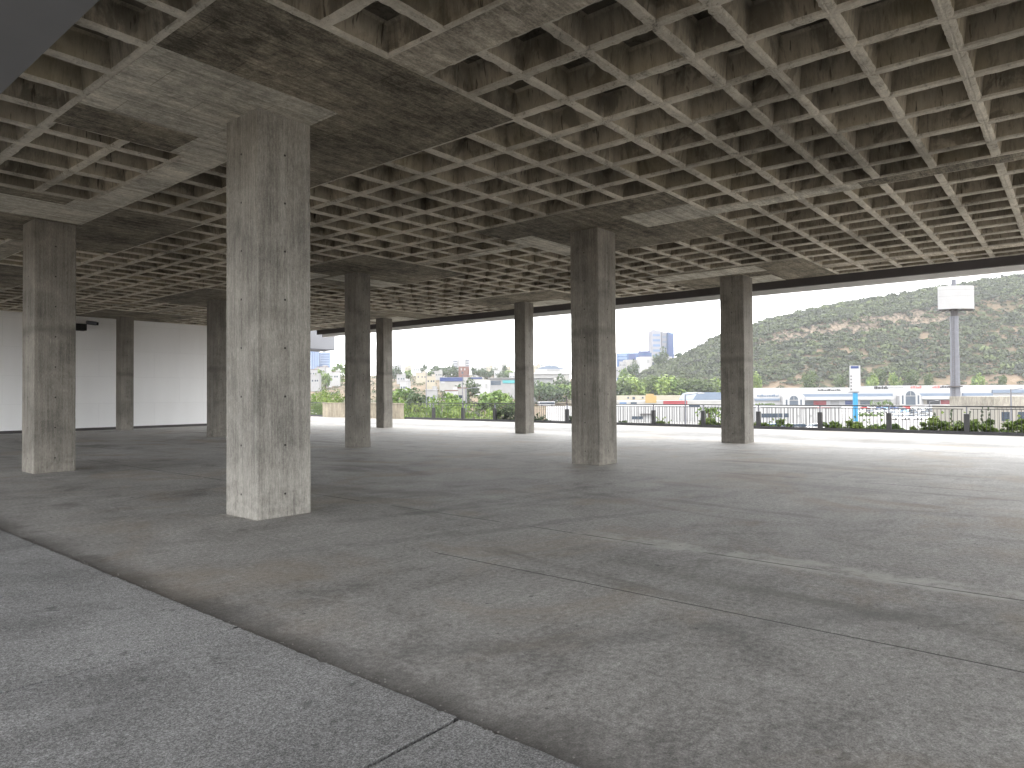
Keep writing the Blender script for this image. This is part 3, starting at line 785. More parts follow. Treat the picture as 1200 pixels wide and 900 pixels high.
# scrub on the hillside: past counting, one object
mb = MB(); mb.tint = []
rng = np.random.RandomState(3)
cnt = 0
while cnt < 8600:
    D = HB + 12 + (HR + 15 - HB - 12) * rng.rand() ** 0.9; px = 690 + 560 * rng.rand()
    if cnt > 8300: D = HR - 6 + 10 * rng.rand(); px = 760 + 490 * rng.rand()
    s = (D - HB) / (HR - HB)
    if px < 740 and rng.rand() < 0.5: continue
    if s < 0.2 and px > 850 and rng.rand() < 0.8: continue
    if 0.585 < s < 0.632 and 905 < px < 1085 and rng.rand() < 0.45: continue
    z = land(px, D)
    if z < -6.5: continue
    cnt += 1
    r_ = U(1.4, 3.6) if R() < 0.9 else U(3.4, 5.4); c = site(px, D, z + r_ * 0.35); tb_ = min(0.95, max(0.05, rng.normal(0.42, 0.22)))
    for k in range(36):
        d = Vector((random.gauss(0, 1), random.gauss(0, 1), abs(random.gauss(0, 1)))).normalized()
        p = c + Vector((d.x * r_ * 1.15, d.y * r_ * 1.15, d.z * r_ * 0.72)) * U(0.75, 1.05)
        nrm = (d + Vector((random.gauss(0, .5), random.gauss(0, .5), random.gauss(0, .5)))).normalized()
        a_ = nrm.orthogonal().normalized(); b_ = nrm.cross(a_); sz = r_ * U(0.2, 0.38); i = len(mb.v)
        mb.v += [tuple(p - a_ * sz), tuple(p - b_ * sz * .8), tuple(p + a_ * sz), tuple(p + b_ * sz * .8)]
        mb.f.append((i, i + 1, i + 2, i + 3)); mb.mi.append(0); t = min(1, max(0, tb_ + U(-.1, .1))); mb.tint += [t] * 4
tag(mb.build('hillside_scrub', MT['scrub']), kind='stuff')

mb = MB(); mb.tint = []
for k in range(900):
    D = 240 + 700 * R() ** 1.3; px = U(350, 690); z = land(px, D)
    if z < -6.6 and px > 600: continue
    mb.leaves(16, site(px, D, z + 0.8), (U(1.2, 3), U(1.2, 3), U(.8, 2)), 0.7, 0, U(.25, .7), .1)
tag(mb.build('valley_scrub', MT['scrub']), kind='stuff')

# ------------------------------------------------------------------ trees
def make_tree(name, h, w, n, leaf, mat, trunk=0.25, tint=0.5, spread=0.75):
    root = empty(name, (0, 0, 0))
    mb = MB(); ch = h * trunk
    top = Vector((U(-.2, .2), U(-.2, .2), h * 0.7))
    mb.tube([(0, 0, -0.4), (U(-.1, .1), U(-.1, .1), ch), tuple(top)], [w * 0.05, w * 0.038, w * 0.012], 7)
    for k in range(6):
        a = k * 1.05 + U(-.3, .3); z0 = ch + (h * 0.6 - ch) * U(0, 0.6)
        mb.tube([(0, 0, z0), (math.cos(a) * w * 0.2, math.sin(a) * w * 0.2, z0 + h * 0.12), (math.cos(a) * w * 0.38, math.sin(a) * w * 0.38, z0 + h * 0.22)], [w * 0.022, w * 0.014, w * 0.006], 5)
    mb.build('trunk', MT['bark'], root)
    mb = MB()
    cz = ch + (h - ch) * 0.52
    mb.leaves(n, (0, 0, cz), (w / 2, w / 2, (h - ch) * 0.5), leaf, 26, tint, 0.32, 0.3)
    mb.build('crown', mat, root)
    return root
def hide_proto(o):
    for c in list(o.children): bpy.data.objects.remove(c)
    bpy.data.objects.remove(o)
protos = {'near': [make_tree('broadleaf_tree', 8, 6, 2600, 0.17, MT['leafbright'], 0.2, 0.5), make_tree('broadleaf_tree', 8, 6.5, 2600, 0.17, MT['leaf'], 0.2, 0.65)],
          'mid': [make_tree('broadleaf_tree', 7, 7, 600, 0.5, MT['leaf'], 0.15, 0.5), make_tree('broadleaf_tree', 7, 7, 600, 0.5, MT['leafdark'], 0.15, 0.6)],
          'bushy': [make_tree('broadleaf_tree', 7, 7, 900, 0.42, MT['leafmid'], 0.04, 0.45), make_tree('broadleaf_tree', 7, 7, 800, 0.5, MT['leaf'], 0.04, 0.7)],
          'con': [make_tree('conifer_tree', 10, 4, 500, 0.45, MT['leafdark'], 0.15, 0.5)]}
used = set()
def place_tree(kind, px, D, h, w, label, group, z=None, base_h=None):
    pr = random.choice(protos[kind])
    bh = {'near': 8, 'mid': 7, 'con': 10, 'bushy': 7}[kind]; bw = {'near': 6.2, 'mid': 7, 'con': 4, 'bushy': 7}[kind]
    o = pr if id(pr) not in used else copy_tree(pr)
    used.add(id(pr))
    zz = land(px, D) if z is None else z
    o.location = site(px, D, zz - 0.1); o.rotation_euler = (0, 0, U(0, 6.28)); o.scale = (w / bw, w / bw, h / bh)
    tag(o, label, 'tree', group)
    return o
def tree_row(kind, lst, fmt, group):
    lst = sorted(lst)
    for k, (px, ytop, D, w) in enumerate(lst):
        zb = land(px, D); h = max(1.5, zat(px, ytop, D) - zb)
        place_tree(kind, px, D, h, w, fmt.format(ORD[k]), group)
tree_row('near', [(478, 470, 72, 3.6), (497, 465, 66, 4.6), (520, 473, 58, 4.6), (538, 468, 76, 5.2), (560, 474, 62, 4.2), (580, 478, 84, 4.4)],
         '{} bright leafy tree from the left, growing just beyond the railing right of the parapet', 'leafy trees just beyond the railing')
tree_row('near', [(372, 462, 120, 4.5), (381, 458, 150, 6), (391, 461, 135, 5)],
         '{} green tree from the left in the gap beside the nearest column', 'trees seen past the nearest column')
tree_row('mid', [(470, 453, 260, 13), (490, 458, 240, 9), (530, 459, 230, 10), (549, 446, 380, 13), (577, 456, 230, 13), (590, 459, 250, 11), (640, 446, 520, 18), (655, 442, 560, 19), (632, 449, 480, 16), (646, 451, 500, 18), (664, 449, 520, 18)],
         '{} green tree from the left in the valley below the town', 'trees in the valley below the town')
tree_row('mid', [(398, 424, 700, 17), (376, 432, 640, 12), (382, 436, 600, 11), (462, 431, 800, 18), (478, 433, 780, 16), (516, 429, 820, 18), (526, 428, 850, 22), (534, 432, 800, 16), (562, 432, 850, 18), (571, 433, 800, 15), (582, 432, 900, 22), (590, 436, 800, 16), (598, 433, 850, 20), (506, 433, 830, 14)],
         '{} dark rounded tree from the left among the houses on the skyline', 'trees among the houses on the skyline')
tree_row('con', [(497, 425, 850, 9), (509, 427, 850, 11), (591, 427, 900, 9), (555, 429, 900, 8)],
         '{} pointed conifer from the left on the town skyline', 'conifers on the town skyline')
tree_row('bushy', [(727, 445, 470, 20), (737, 441, 500, 22), (747, 444, 470, 18), (754, 446, 480, 17), (763, 441, 500, 22), (772, 445, 480, 18), (781, 441, 500, 24), (790, 442, 490, 22), (801, 444, 490, 20), (815, 445, 505, 20), (829, 446, 505, 20), (841, 444, 510, 20)],
         '{} green tree from the left along the foot of the hill behind the lot', 'trees along the foot of the hill')
tree_row('mid', [(775, 410, 880, 20), (796, 412, 800, 11), (742, 424, 760, 12), (731, 430, 720, 11)],
         '{} round tree from the left beside the tall tower above the hill shoulder', 'round trees beside the tall tower')
tree_row('bushy', [(888, 437, 535, 9), (949, 436, 540, 14), (1021, 439, 545, 13), (1030, 433, 560, 12), (1068, 434, 560, 14), (1088, 437, 548, 9), (1145, 438, 548, 13), (1048, 437, 552, 10), (985, 441, 540, 8), (1175, 440, 545, 8)],
         '{} green bush tree from the left on the bare slope above the long white mall', 'bush trees above the mall roof')

# palm by the rightmost column
pl = empty('palm_tree', site(832, 46, -7), 0, 'small palm with drooping fronds beyond the railing left of the rightmost column', 'tree')
mb = MB(); zt = zat(832, 481, 46) + 7; mb.tube([(0, 0, -0.2), (0.05, 0, zt * 0.5), (0, 0.05, zt)], [0.16, 0.12, 0.1], 8); mb.build('trunk', MT['bark'], pl)
mb = MB()
for k in range(14):
    a = k * 0.45 * 2; el = U(0.2, 1.0); L_ = U(0.7, 1.0)
    for t in range(10):
        s = t / 9
        mb.leaves(3, (math.cos(a) * L_ * s, math.sin(a) * L_ * s, zt + math.sin(el) * L_ * s - 0.9 * s * s), (0.06, 0.06, 0.05), 0.10, 0, 0.5, 0.2)
mb.build('crown', MT['leaf'], pl)

# clipped and columnar shrubs in the parking lot
def hedge(px0, px1, ytop, ybot, D, label, mat='leaf', n=500):
    c = site((px0 + px1) / 2, D, -7); w = (px1 - px0) / FPX * D; z0 = zat((px0 + px1) / 2, ybot, D) + 7; z1 = zat((px0 + px1) / 2, ytop, D) + 7
    o = empty('hedge', c, FACE, label, 'hedge', 'clipped hedges and tree crowns in the parking lot')
    mb = MB(); k = 0
    m_ = max(3, int(w / 1.5))
    for q in range(m_):
        mb.leaves(n // m_, (-w / 2 + (q + 0.5) * w / m_, 0, (z0 + z1) / 2), (w / m_ * 0.75, 1.2, (z1 - z0) / 2), 0.32, 5, 0.5, 0.25)
    mb.build('foliage', MT[mat], o)
    mb = MB()
    for q in range(m_): mb.tube([(-w / 2 + (q + 0.5) * w / m_, 0, -0.1), (-w / 2 + (q + 0.5) * w / m_, 0, (z0 + z1) / 2)], 0.12, 6)
    mb.build('trunk', MT['bark'], o)
hedge(1020, 1048, 469, 476, 330, 'flat clipped green hedge crown left of the right arch')
hedge(1005, 1035, 483, 489.5, 240, 'long low green hedge beside the sky blue pole')
hedge(886, 907.5, 472, 477, 330, 'green hedge beside the rightmost column, left of the left arch')
hedge(1143, 1163, 469, 477, 190, 'umbrella shaped tree crown left of the beige building', 'leaf', 400)
for k, (px, yt, D) in enumerate(((1095, 484, 95), (1114.5, 479, 90), (1136, 483, 95), (1150.5, 477, 85), (1158, 478, 90))):
    o = empty('cypress', site(px, D, -7), 0, ORD[k] + ' slender dark cypress from the left, between the billboard pole and the beige building' if k > 2 else
              (ORD[k] + ' slender dark cypress from the left, in front of the parked cars by the billboard'), 'cypress', 'slender cypresses in the lot')
    hh = zat(px, yt, D) + 7
    mb = MB(); mb.tube([(0, 0, -0.1), (0, 0, hh * 0.8)], [0.1, 0.03], 6); mb.build('trunk', MT['bark'], o)
    mb = MB()
    for q in range(10):
        s = q / 9; mb.leaves(40, (0, 0, hh * (0.08 + 0.88 * s)), (0.32 * (1.15 - s) + 0.05, 0.32 * (1.15 - s) + 0.05, hh * 0.07), 0.12, 3, 0.4, 0.25)
    mb.build('crown', MT['leafdark'], o)

# ------------------------------------------------------------------ billboard, pole sign
D = 160.0
c = site(1122, D, -7); bb = empty('billboard', c, FACE - 0.12, 'big blank white billboard on a tall grey segmented pole in front of the hill', 'billboard')
zb, zt = zat(1122, 362, D) + 7, zat(1122, 335, D) + 7
W = 39.5 / FPX * D
mb = MB(); k = 14; arc = []
for q in range(k + 1):
    t = -1 + 2 * q / k; arc.append((t * W / 2, -1.1 * (1 - t * t)))
for q in range(k):
    (x0, y0), (x1, y1) = arc[q], arc[q + 1]
    i = len(mb.v)
    mb.v += [(x0, y0, zb), (x1, y1, zb), (x1, y1, zt), (x0, y0, zt), (x0, y0 + 0.25, zb), (x1, y1 + 0.25, zb), (x1, y1 + 0.25, zt), (x0, y0 + 0.25, zt)]
    for f in ((0, 1, 2, 3), (5, 4, 7, 6), (3, 2, 6, 7), (1, 0, 4, 5), (1, 5, 6, 2), (0, 3, 7, 4)): mb.f.append(tuple(i + z for z in f)); mb.mi.append(0)
pn = mb.build('panel', MT['white'], bb)
for zz in (zb + (zt - zb) * .55, zb + (zt - zb) * .83):
    mb = MB(); mb.v = [(x, y - .02, zz + dz) for x, y in arc for dz in (-.03, .03)]
    mb.f = [(2 * q, 2 * q + 2, 2 * q + 3, 2 * q + 1) for q in range(k)]; mb.mi = [0] * k
    mb.build('sheet_seam', MT['grey'], pn)
mb = MB(); mb.box(-W / 2 + 0.2, W / 2 - 0.2, 0.1, 1.6, zb - 0.28, zb - 0.02)
for q in range(7):
    x = -W / 2 + 0.5 + q * (W - 1) / 6; mb.box(x - 0.1, x + 0.1, -0.9, 1.5, zb - 0.42, zb - 0.281)
mb.build('catwalk', MT['steel'], bb)
mb = MB()
for q in range(5):
    x = -W / 2 + 0.6 + q * (W - 1.2) / 4; mb.box(x - 0.06, x + 0.06, 0.3, 0.5, zb, zt - 0.2)
mb.box(-W / 2 + .3, W / 2 - .3, 0.5, 0.62, zb + 1, zb + 1.2); mb.box(-W / 2 + .3, W / 2 - .3, 0.5, 0.62, zt - 1.2, zt - 1.0)
mb.build('back_frame', MT['steel'], bb)
mb = MB(); mb.tube([(0, 1.0, zb - 1.6), (0, 1.0, zb + 2)], 0.8, 12); mb.build('neck', MT['steel'], bb)
mb = MB(); mb.tube([(0, 1.0, zt - 1), (0, 1.0, zt + 1.7)], [0.55, 0.5], 10); mb.tube([(0, 1.0, zt + 1.7), (0, 1.0, zt + 2.6)], 0.08, 6); mb.build('mast_top', MT['galv'], bb)
r0 = 0.92; segs = [(0, 10.5, 1.04), (10.5, 17.0, 0.96), (17.0, zb - 1.6, 0.9)]
pole = None
for q, (a, b, r) in enumerate(segs):
    mb = MB(); z = a
    while z < b - 0.01:
        z2 = min(b, z + 1.2); mb.tube([(0, 1.0, z), (0, 1.0, z2 - 0.06)], r, 12); mb.tube([(0, 1.0, z2 - 0.06), (0, 1.0, z2)], r + 0.05, 12); z = z2
    mb.build('pole_section', MT['galv'], bb)
mb = MB()
for sx in (-0.22, 0.22): mb.tube([(sx - 0.75, 0.1, 0.5), (sx - 0.75, 0.1, zb - 1.8)], 0.035, 5)
zz = 0.8
while zz < zb - 2: mb.tube([(-0.97, 0.1, zz), (-0.53, 0.1, zz)], 0.025, 4); zz += 0.5
mb.build('ladder', MT['steel'], bb)
zf = zat(1123, 452.8, D) + 7
mb = MB(); mb.tube([(0, 1.0, zf - 0.15), (0, 1.0, zf + 0.15)], 1.5, 14); mb.build('flange', MT['steel'], bb)

D = 200.0
c = site(1002, D, -7); ps = empty('pole_sign', c, FACE - 0.25, 'tall white box sign on a sky blue pole in the parking lot', 'sign')
z0, z1 = zat(1001, 459, D) + 7, zat(1001, 428.5, D) + 7
mb = MB(); mb.box(-1.35, 1.35, -0.55, 0.55, z0, z1); cab = mb.build('sign_box', MT['white'], ps, bevel=0.05)
mb = MB(); mb.box(-1.2, 0.9, -0.58, -0.551, z1 - 0.85, z1 - 0.15); mb.build('dark_panel', MT['navy'], cab)
mb = MB()
for q in range(5): mb.box(-1.33, -0.95, -0.57, -0.551, z0 + 0.5 + q * 0.95, z0 + 0.9 + q * 0.95)
mb.build('side_marks', MT['steel'], cab)
mb = MB(); mb.box(-0.62, 0.62, -0.4, 0.4, 0, z0); mb.build('post', MT['skyblue'], ps, bevel=0.05)
mb = MB(); mb.box(-1.7, 1.0, -0.62, 0.62, z0 - 0.3, z0 - 0.02); mb.build('ledge', MT['galv'], ps)

# ------------------------------------------------------------------ the mall
D = 450.0
def mx(px): return (px - 1000) / FPX * D
def mz(py, px=1000): return zat(px, py, D) + 7
ml = empty('shopping_mall', site(1000, D, -7), FACE, 'long low white shopping mall with two arched entrances at the foot of the hill', 'mall')
mb = MB(); mb.box(mx(868), mx(1260), 0, 40, 0, mz(458)); mb.box(mx(868), mx(1040), 6, 40, mz(458), mz(454)); mb.box(mx(1040), mx(1260), 6, 40, mz(458), mz(452)); mb.build('wall', MT['white'], ml)
mb = MB()
for a, b in ((938, 999), (999.5, 1045), (1076, 1121), (1127, 1162)):
    mb = MB(); mb.prism([(mx(a), mz(464.6)), (mx(b), mz(464.6)), (mx(b), mz(461.4)), (mx(a), mz(461.4))], -1.2, -0.01); mb.build('roof_band', MT['bluegrey'], ml)
for a, b, y1, y0 in ((1162, 1260, 461.5, 457.5), (884, 913, 468.8, 466.4)):
    mb = MB(); mb.box(mx(a), mx(b), -1.2, -0.01, mz(y1), mz(y0)); mb.build('roof_band', MT['bluegrey'], ml)

mb = MB()
for a, b in ((941, 999), (999.5, 1044), (1077, 1121), (1129, 1163)): mb.box(mx(a), mx(b), -3.0, -0.02, mz(468.3), mz(464.7))
mb.build('canopy', MT['white'], ml)
k = 0
for a, b, m in ((941, 953, 'glass'), (953, 968, 'red'), (973, 983, 'grey'), (990, 999, 'navy'), (1008, 1020, 'glass'), (1082, 1086, 'beige'), (1086, 1101, 'black'), (1102, 1118, 'red'), (1129, 1137, 'navy'), (1138, 1147, 'glass'), (1155, 1163, 'navy')):
    mb = MB(); mb.box(mx(a), mx(b), -0.12, -0.005, mz(474.2), mz(468.8)); w_ = mb.build('shop_window', MT[m], ml)
    mb = MB(); mb.box(mx(a), mx(b), -0.22, -0.121, mz(469.3), mz(468.7)); mb.build('frame', MT['white'], w_)
for px, w, top in ((927, 5.0, 463.3), (1062.5, 5.7, 458.5)):
    # gabled white portal with a dark arch
    gx = mx(px); hw = 11 / FPX * D
    mb = MB()
    out = [(gx - hw * 1.15, 0), (gx + hw * 1.15, 0), (gx + hw * 1.15, mz(464)), (gx + hw * 0.75, mz(460)), (gx + hw * 0.35, mz(456.2)), (gx - hw * 0.35, mz(456.2)), (gx - hw * 0.75, mz(460)), (gx - hw * 1.15, mz(464))]
    mb.prism(out, -4.2, -0.03); po = mb.build('portal', MT['white'], ml)
    rr = w / FPX * D; mb = MB(); zc = mz(top) - rr; pts = [(gx - rr, 0.05), (gx + rr, 0.05)]
    for q in range(13):
        t = math.pi * q / 12; pts.append((gx + rr * math.cos(t), zc + rr * math.sin(t)))
    mb.prism(pts, -4.32, -4.202); ar = mb.build('arch_opening', MT['glass'], po)
    mb = MB(); mb.box(gx - rr, gx + rr, -4.42, -4.321, zc - 0.25, zc + 0.1); mb.box(gx - 0.12, gx + 0.12, -4.42, -4.321, zc + 0.1, zc + rr - 0.2); mb.build('mullion', MT['offwhite'], ar)
    for sg in (-1, 1):
        mb = MB(); mb.box(gx + sg * (rr + 1.9) - 0.55, gx + sg * (rr + 1.9) + 0.55, -4.26, -4.203, 0.5, zc + 0.3); mb.build('side_window', MT['glass'], po)
random.seed(21)
for a, b, y0, y1, m in ((963, 990, 455.2, 458, 'black'), (1030, 1046, 452.5, 456, 'black'), (1046, 1065, 453.0, 455, 'grey'), (1073, 1086, 452, 455.5, 'pink'), (1099, 1108, 452, 455.3, 'pink'), (1108, 1122, 452.2, 455, 'black'), (887, 912, 461.5, 464.2, 'bluegrey')):
    mb = MB(); x = a
    while x < b:
        w_ = U(0.8, 2.4); hh = U(0.5, 1.0)
        mb.box(mx(x), mx(min(b, x + w_)), 5.75 if y1 < 459 else -0.35, 5.99 if y1 < 459 else -0.01, mz(y1), mz(y1) + (mz(y0) - mz(y1)) * hh); x += w_ + U(0.3, 0.9)
    mb.build('sign_lettering', MT[m], ml)

# ------------------------------------------------------------------ other buildings of the retail park
def block(name, px0, px1, ytop, D, depth, mat, label, cat, zb=None, group=None, parts=(), turn=0.0, roof=None):
    """box building whose front spans px0..px1 and whose parapet shows at row ytop; parts = (name, px0, px1, y0, y1, mat, proud)"""
    cx = (px0 + px1) / 2; z = land(cx, D) if zb is None else zb
    o = empty(name, site(cx, D, z), FACE + turn, label, cat, group)
    X = lambda px: (px - cx) / FPX * D
    Zf = lambda py: zat(cx, py, D) - z
    mb = MB(); mb.box(X(px0), X(px1), 0, depth, -2.0, Zf(ytop)); mb.build('wall', MT[mat], o)
    if roof:
        mb = MB(); e = (X(px1) - X(px0)) * 0.03
        mb.box(X(px0) - e, X(px1) + e, -e, depth + e, Zf(ytop) + 0.003, Zf(ytop) + max(0.3, 0.6 / FPX * D)); mb.build('roof', MT[roof], o)
    for k, (nm, a, b, y0, y1, m, pr) in enumerate(parts):
        mb = MB(); mb.box(X(a), X(b), -pr, -0.004 - 0.0, Zf(y1), Zf(y0)); mb.build(nm, MT[m], o)
    return o
block('ribbed_warehouse', 886.5, 985.5, 476.5, 172, 18, 'ribwhite', 'white ribbed low building with a dark window strip, just behind the railing', 'building',
      parts=[('window', 892, 904, 484.3, 489, 'glass', 0.08), ('window', 904.3, 911, 484.3, 489, 'glass', 0.08), ('window', 912, 916.5, 484.3, 489, 'glass', 0.08), ('window', 918, 923.5, 484.3, 489, 'glass', 0.08),
             ('window', 934, 936, 486, 489, 'grey', 0.06), ('window', 937, 938.5, 486, 489, 'grey', 0.06), ('window', 949, 951, 486, 489, 'grey', 0.06), ('window', 952, 953.5, 486, 489, 'grey', 0.06), ('window', 961, 963, 486, 489, 'grey', 0.06),
             ('parapet_cap', 886.2, 985.8, 476.3, 477.4, 'white', 0.12), ('red_cap', 938, 972, 477.6, 478.3, 'pink', 0.13)])
block('beige_building', 1164.5, 1262, 476.5, 95, 14, 'ribbeige', 'beige ribbed concrete building with dark windows at the right edge of the picture', 'building',
      parts=[('window', 1173, 1182.5, 482.5, 493, 'glass', 0.05), ('window', 1192.5, 1206, 482.5, 493, 'glass', 0.05), ('window', 1216, 1228, 482.5, 493, 'glass', 0.05),
             ('cornice', 1164, 1262.5, 476.0, 477.2, 'beige', 0.12)])
block('roof_storey', 1165, 1262, 464.5, 97.5, 10, 'beige', 'stained beige upper storey set back on the ribbed beige building', 'building', zb=zat(1200, 476.5, 95))
block('roller_warehouse', 724, 857, 475.5, 205, 22, 'ribwhite', 'long white fluted wall of a low warehouse seen through the railing', 'building',
      parts=[('window', 740, 747, 487.5, 491, 'glass', 0.08), ('window', 747.5, 753, 487.5, 491, 'glass', 0.08), ('shade', 750, 763, 484.5, 485.4, 'steel', 0.8), ('window', 807, 820, 474.9, 476.8, 'glass', 0.09)])
block('long_shed', 724, 856, 469.8, 330, 26, 'offwhite', 'long pale shed with a red and a yellow panel in the parking lot', 'building',
      parts=[('red_panel', 777, 805, 469.6, 474.6, 'red', 0.3), ('yellow_panel', 756, 769, 463.5, 472, 'yellow', 0.3), ('window', 726, 734, 471, 474, 'paleblue', 0.1), ('window', 739, 746, 471, 474, 'glass', 0.1)])
block('cream_shed', 724, 810, 463.4, 430, 22, 'cream', 'cream coloured shed below the trees at the foot of the hill', 'building',
      parts=[('yellow_panel', 757, 766, 461.5, 465, 'yellow', 0.3), ('window', 735, 737, 465, 467, 'glass', 0.1), ('window', 741, 744, 465, 468, 'glass', 0.1), ('window', 752, 754, 465, 467, 'glass', 0.1)])
def vault(px0, px1, y0, y1, D, label):
    cx = (px0 + px1) / 2; z = land(cx, D); o = empty('grey_roofed_hall', site(cx, D, z), FACE, label, 'building')
    X = lambda px: (px - cx) / FPX * D
    Zf = lambda py: zat(cx, py, D) - z
    mb = MB(); mb.box(X(px0), X(px1), 0, 30, -1, Zf(y1)); mb.build('wall', MT['white'], o)
    mb = MB(); mb.prism([(X(px0) - .5, Zf(y1) + .004), (X(px1) + .5, Zf(y1) + .004), (X(px1) - 2, Zf(y0 + .6)), (X(px0) + 5, Zf(y0)), (X(px0) + 2, Zf(y0 + 1.5))], -1, 31); mb.build('roof', MT['bluegrey'], o)
    mb = MB(); mb.box(X(px0 + 2), X(px1 - 2), -0.2, -0.005, Zf(y1 + 3.5), Zf(y1 + 1.5)); mb.build('window_band', MT['glass'], o)
vault(812, 872, 459.5, 468.5, 380, 'hall with a shiny blue grey roof left of the rightmost column')
# buses standing in the far lot
for k, (px, py, L_) in enumerate(((632, 471, 11), (645, 469.5, 11), (655, 467, 11), (640, 474.5, 12))):
    D = 8.4 * FPX / max(6, (py + 1.2 - 461.4))
    D = min(D, 560)
    o = empty('parked_bus', site(px, D, land(px, D)), FACE + 0.35, ORD[k] + ' white bus in the lot left of the dark stained column' if k < 3 else 'long white bus nearest the railing, left of the dark stained column', 'bus', 'buses in the far lot')
    mb = MB(); mb.box(-L_ / 2, L_ / 2, -1.25, 1.25, 0.5, 3.3); mb.build('body', MT['white'], o, bevel=0.15)
    mb = MB(); mb.box(-L_ / 2 + 0.6, L_ / 2 - 0.5, -1.28, -1.252, 1.7, 2.7); mb.build('window_band', MT['glass'], o)
    for q in (-L_ * 0.32, L_ * 0.3):
        mb = MB(); mb.tube([(q, -1.27, 0.5), (q, -1.0, 0.5)], 0.5, 10); mb.build('wheel', MT['tyre'], o)

# ------------------------------------------------------------------ parked cars
def make_car():
    root = empty('parked_car', (0, 0, 0))
    mb = MB(); mb.prism([(-2.15, .35), (2.1, .35), (2.18, .62), (2.05, .86), (1.1, .95), (-2.05, 1.0), (-2.2, .8)], -0.86, 0.86); mb.build('body', PM['white'], root, bevel=0.06)
    mb = MB(); mb.prism([(-1.95, 1.0), (1.0, .96), (0.35, 1.42), (-1.45, 1.44)], -0.74, 0.74); gl = mb.build('cabin_glass', MT['glass'], root, bevel=0.05)
    mb = MB(); mb.box(-1.42, 0.33, -0.68, 0.68, 1.435, 1.475); mb.build('roof', PM['white'], root, bevel=0.02)
    for x in (-1.35, 1.35):
        for y in (-0.87, 0.67):
            mb = MB(); mb.tube([(x, y, .32), (x, y + .2, .32)], .32, 10); mb.build('wheel', MT['tyre'], root)
    return root
car0 = make_car(); first = True
WH = ['white', 'silver', 'white', 'dark blue', 'black', 'white', 'grey', 'light blue', 'white', 'red', 'silver', 'white']
rows = [(338, 1009, 1142, 16, 'in the back row against the mall', 0.0), (278, 993, 1143, 15, 'in the middle row of the lot', 1.57), (246, 1040, 1160, 10, 'in the row behind the long hedge', 1.57),
        (208, 1046, 1162, 8, 'in the front row nearest the railing', 0.0)]
random.seed(5)
for D, a, b, n, where, turn in rows:
    rank = -1
    for k in range(n):
        px = a + (b - a) * (k + 0.5) / n
        if 994 < px < 1007 and D > 200: continue
        rank += 1
        o = car0 if first else copy_tree(car0); first = False
        pn = random.choice(WH)
        o.location = site(px, D + U(-1, 1), -6.97); o.rotation_euler = (0, 0, FACE + turn + U(-.06, .06))
        o.scale = (1, 1, U(0.95, 1.15))
        for ch in o.children:
            if ch.name.split('.')[0] in ('body', 'roof'):
                ch.data = ch.data.copy(); ch.data.materials[0] = PM[pn]
        tag(o, f'{pn} car, {ORD[rank]} from the left {where}', 'car', 'cars in the parking lot')
for px, D, pn, lab in ((363, 150, 'red', 'red car beyond the railing left of the beige parapet'), (371, 148, 'white', 'white car next to the red car left of the beige parapet'),
                       (502, 95, 'silver', 'silver car under the leafy trees just behind the railing'), (908, 120, 'light blue', 'light blue car at the foot of the ribbed white building'),
                       (925, 118, 'white', 'white car parked below the window strip of the ribbed building'), (938, 122, 'black', 'black car in front of the ribbed white building'),
                       (960, 120, 'white', 'white car right of the black car by the ribbed building'), (975, 128, 'grey', 'grey car at the right end of the ribbed building')):
    o = copy_tree(car0)
    zz = zat(px, 472, D) - 1.2 if px < 400 else (zat(px, 503, D) - 0.6 if px > 600 else -7)
    o.location = site(px, D, max(-7, zz) if px > 400 else -3.2); o.rotation_euler = (0, 0, FACE + 0.15)
    for ch in o.children:
        if ch.name.split('.')[0] in ('body', 'roof'): ch.data = ch.data.copy(); ch.data.materials[0] = PM[pn]
    tag(o, lab, 'car', 'cars near the terrace')

# ------------------------------------------------------------------ town
def tower(px0, px1, ytop, D, depth, mat, bands, bm, label, vertical=False, extra=()):
    cx = (px0 + px1) / 2; z = land(cx, D); o = empty('tower_block', site(cx, D, z), FACE + 0.2, label, 'tower')
    X = lambda px: (px - cx) / FPX * D
    hz = zat(cx, ytop, D) - z
    mb = MB(); mb.box(X(px0), X(px1), 0, depth, -3, hz); mb.build('wall', MT[mat], o)
    W = X(px1) - X(px0)
    for k in range(bands):
        mb = MB()
        if vertical:
            x = X(px0) + W * (k + 0.5) / bands; mb.box(x - W * 0.28 / bands, x + W * 0.28 / bands, -0.3, -0.01, hz * 0.15, hz * 0.96)
        else:
            zz = hz * (0.12 + 0.84 * (k + 0.3) / bands); mb.box(X(px0) + W * 0.12, X(px1) - W * 0.12, -0.3, -0.01, zz, zz + hz * 0.36 / bands)
        mb.build('window_band', MT[bm], o)
    mb = MB(); mb.box(X(px0) + W * .25, X(px0) + W * .6, depth * .3, depth * .7, hz, hz + 3); mb.build('roof_box', MT['grey'], o)
    return o
tower(764, 775.5, 387.2, 1150, 16, 'towerwhite', 9, 'paleblue', 'white tower with pale windows, left half of the tall pair above the hill shoulder')
tower(775.8, 783, 389.5, 1160, 16, 'towerwhite', 9, 'bluegrey', 'off white middle tower joined between the white and blue towers')
tower(783.3, 790.5, 390, 1155, 16, 'blueglass', 3, 'navy', 'narrow blue glass tower at the right of the tall pair', True)
tower(364, 374, 411, 1300, 18, 'blueglass', 4, 'paleblue', 'blue glass tower beside the nearest column', True)
tower(374.3, 387, 413, 1320, 18, 'paleblue', 8, 'blueglass', 'pale blue balconied tower right of the blue glass tower')
tower(530.5, 536.5, 421.5, 1500, 14, 'grey', 6, 'glass', 'leftmost grey tower far off on the town skyline')
tower(537, 544.5, 419.2, 1500, 14, 'offwhite', 3, 'grey', 'widest pale tower of the far group on the town skyline', True)
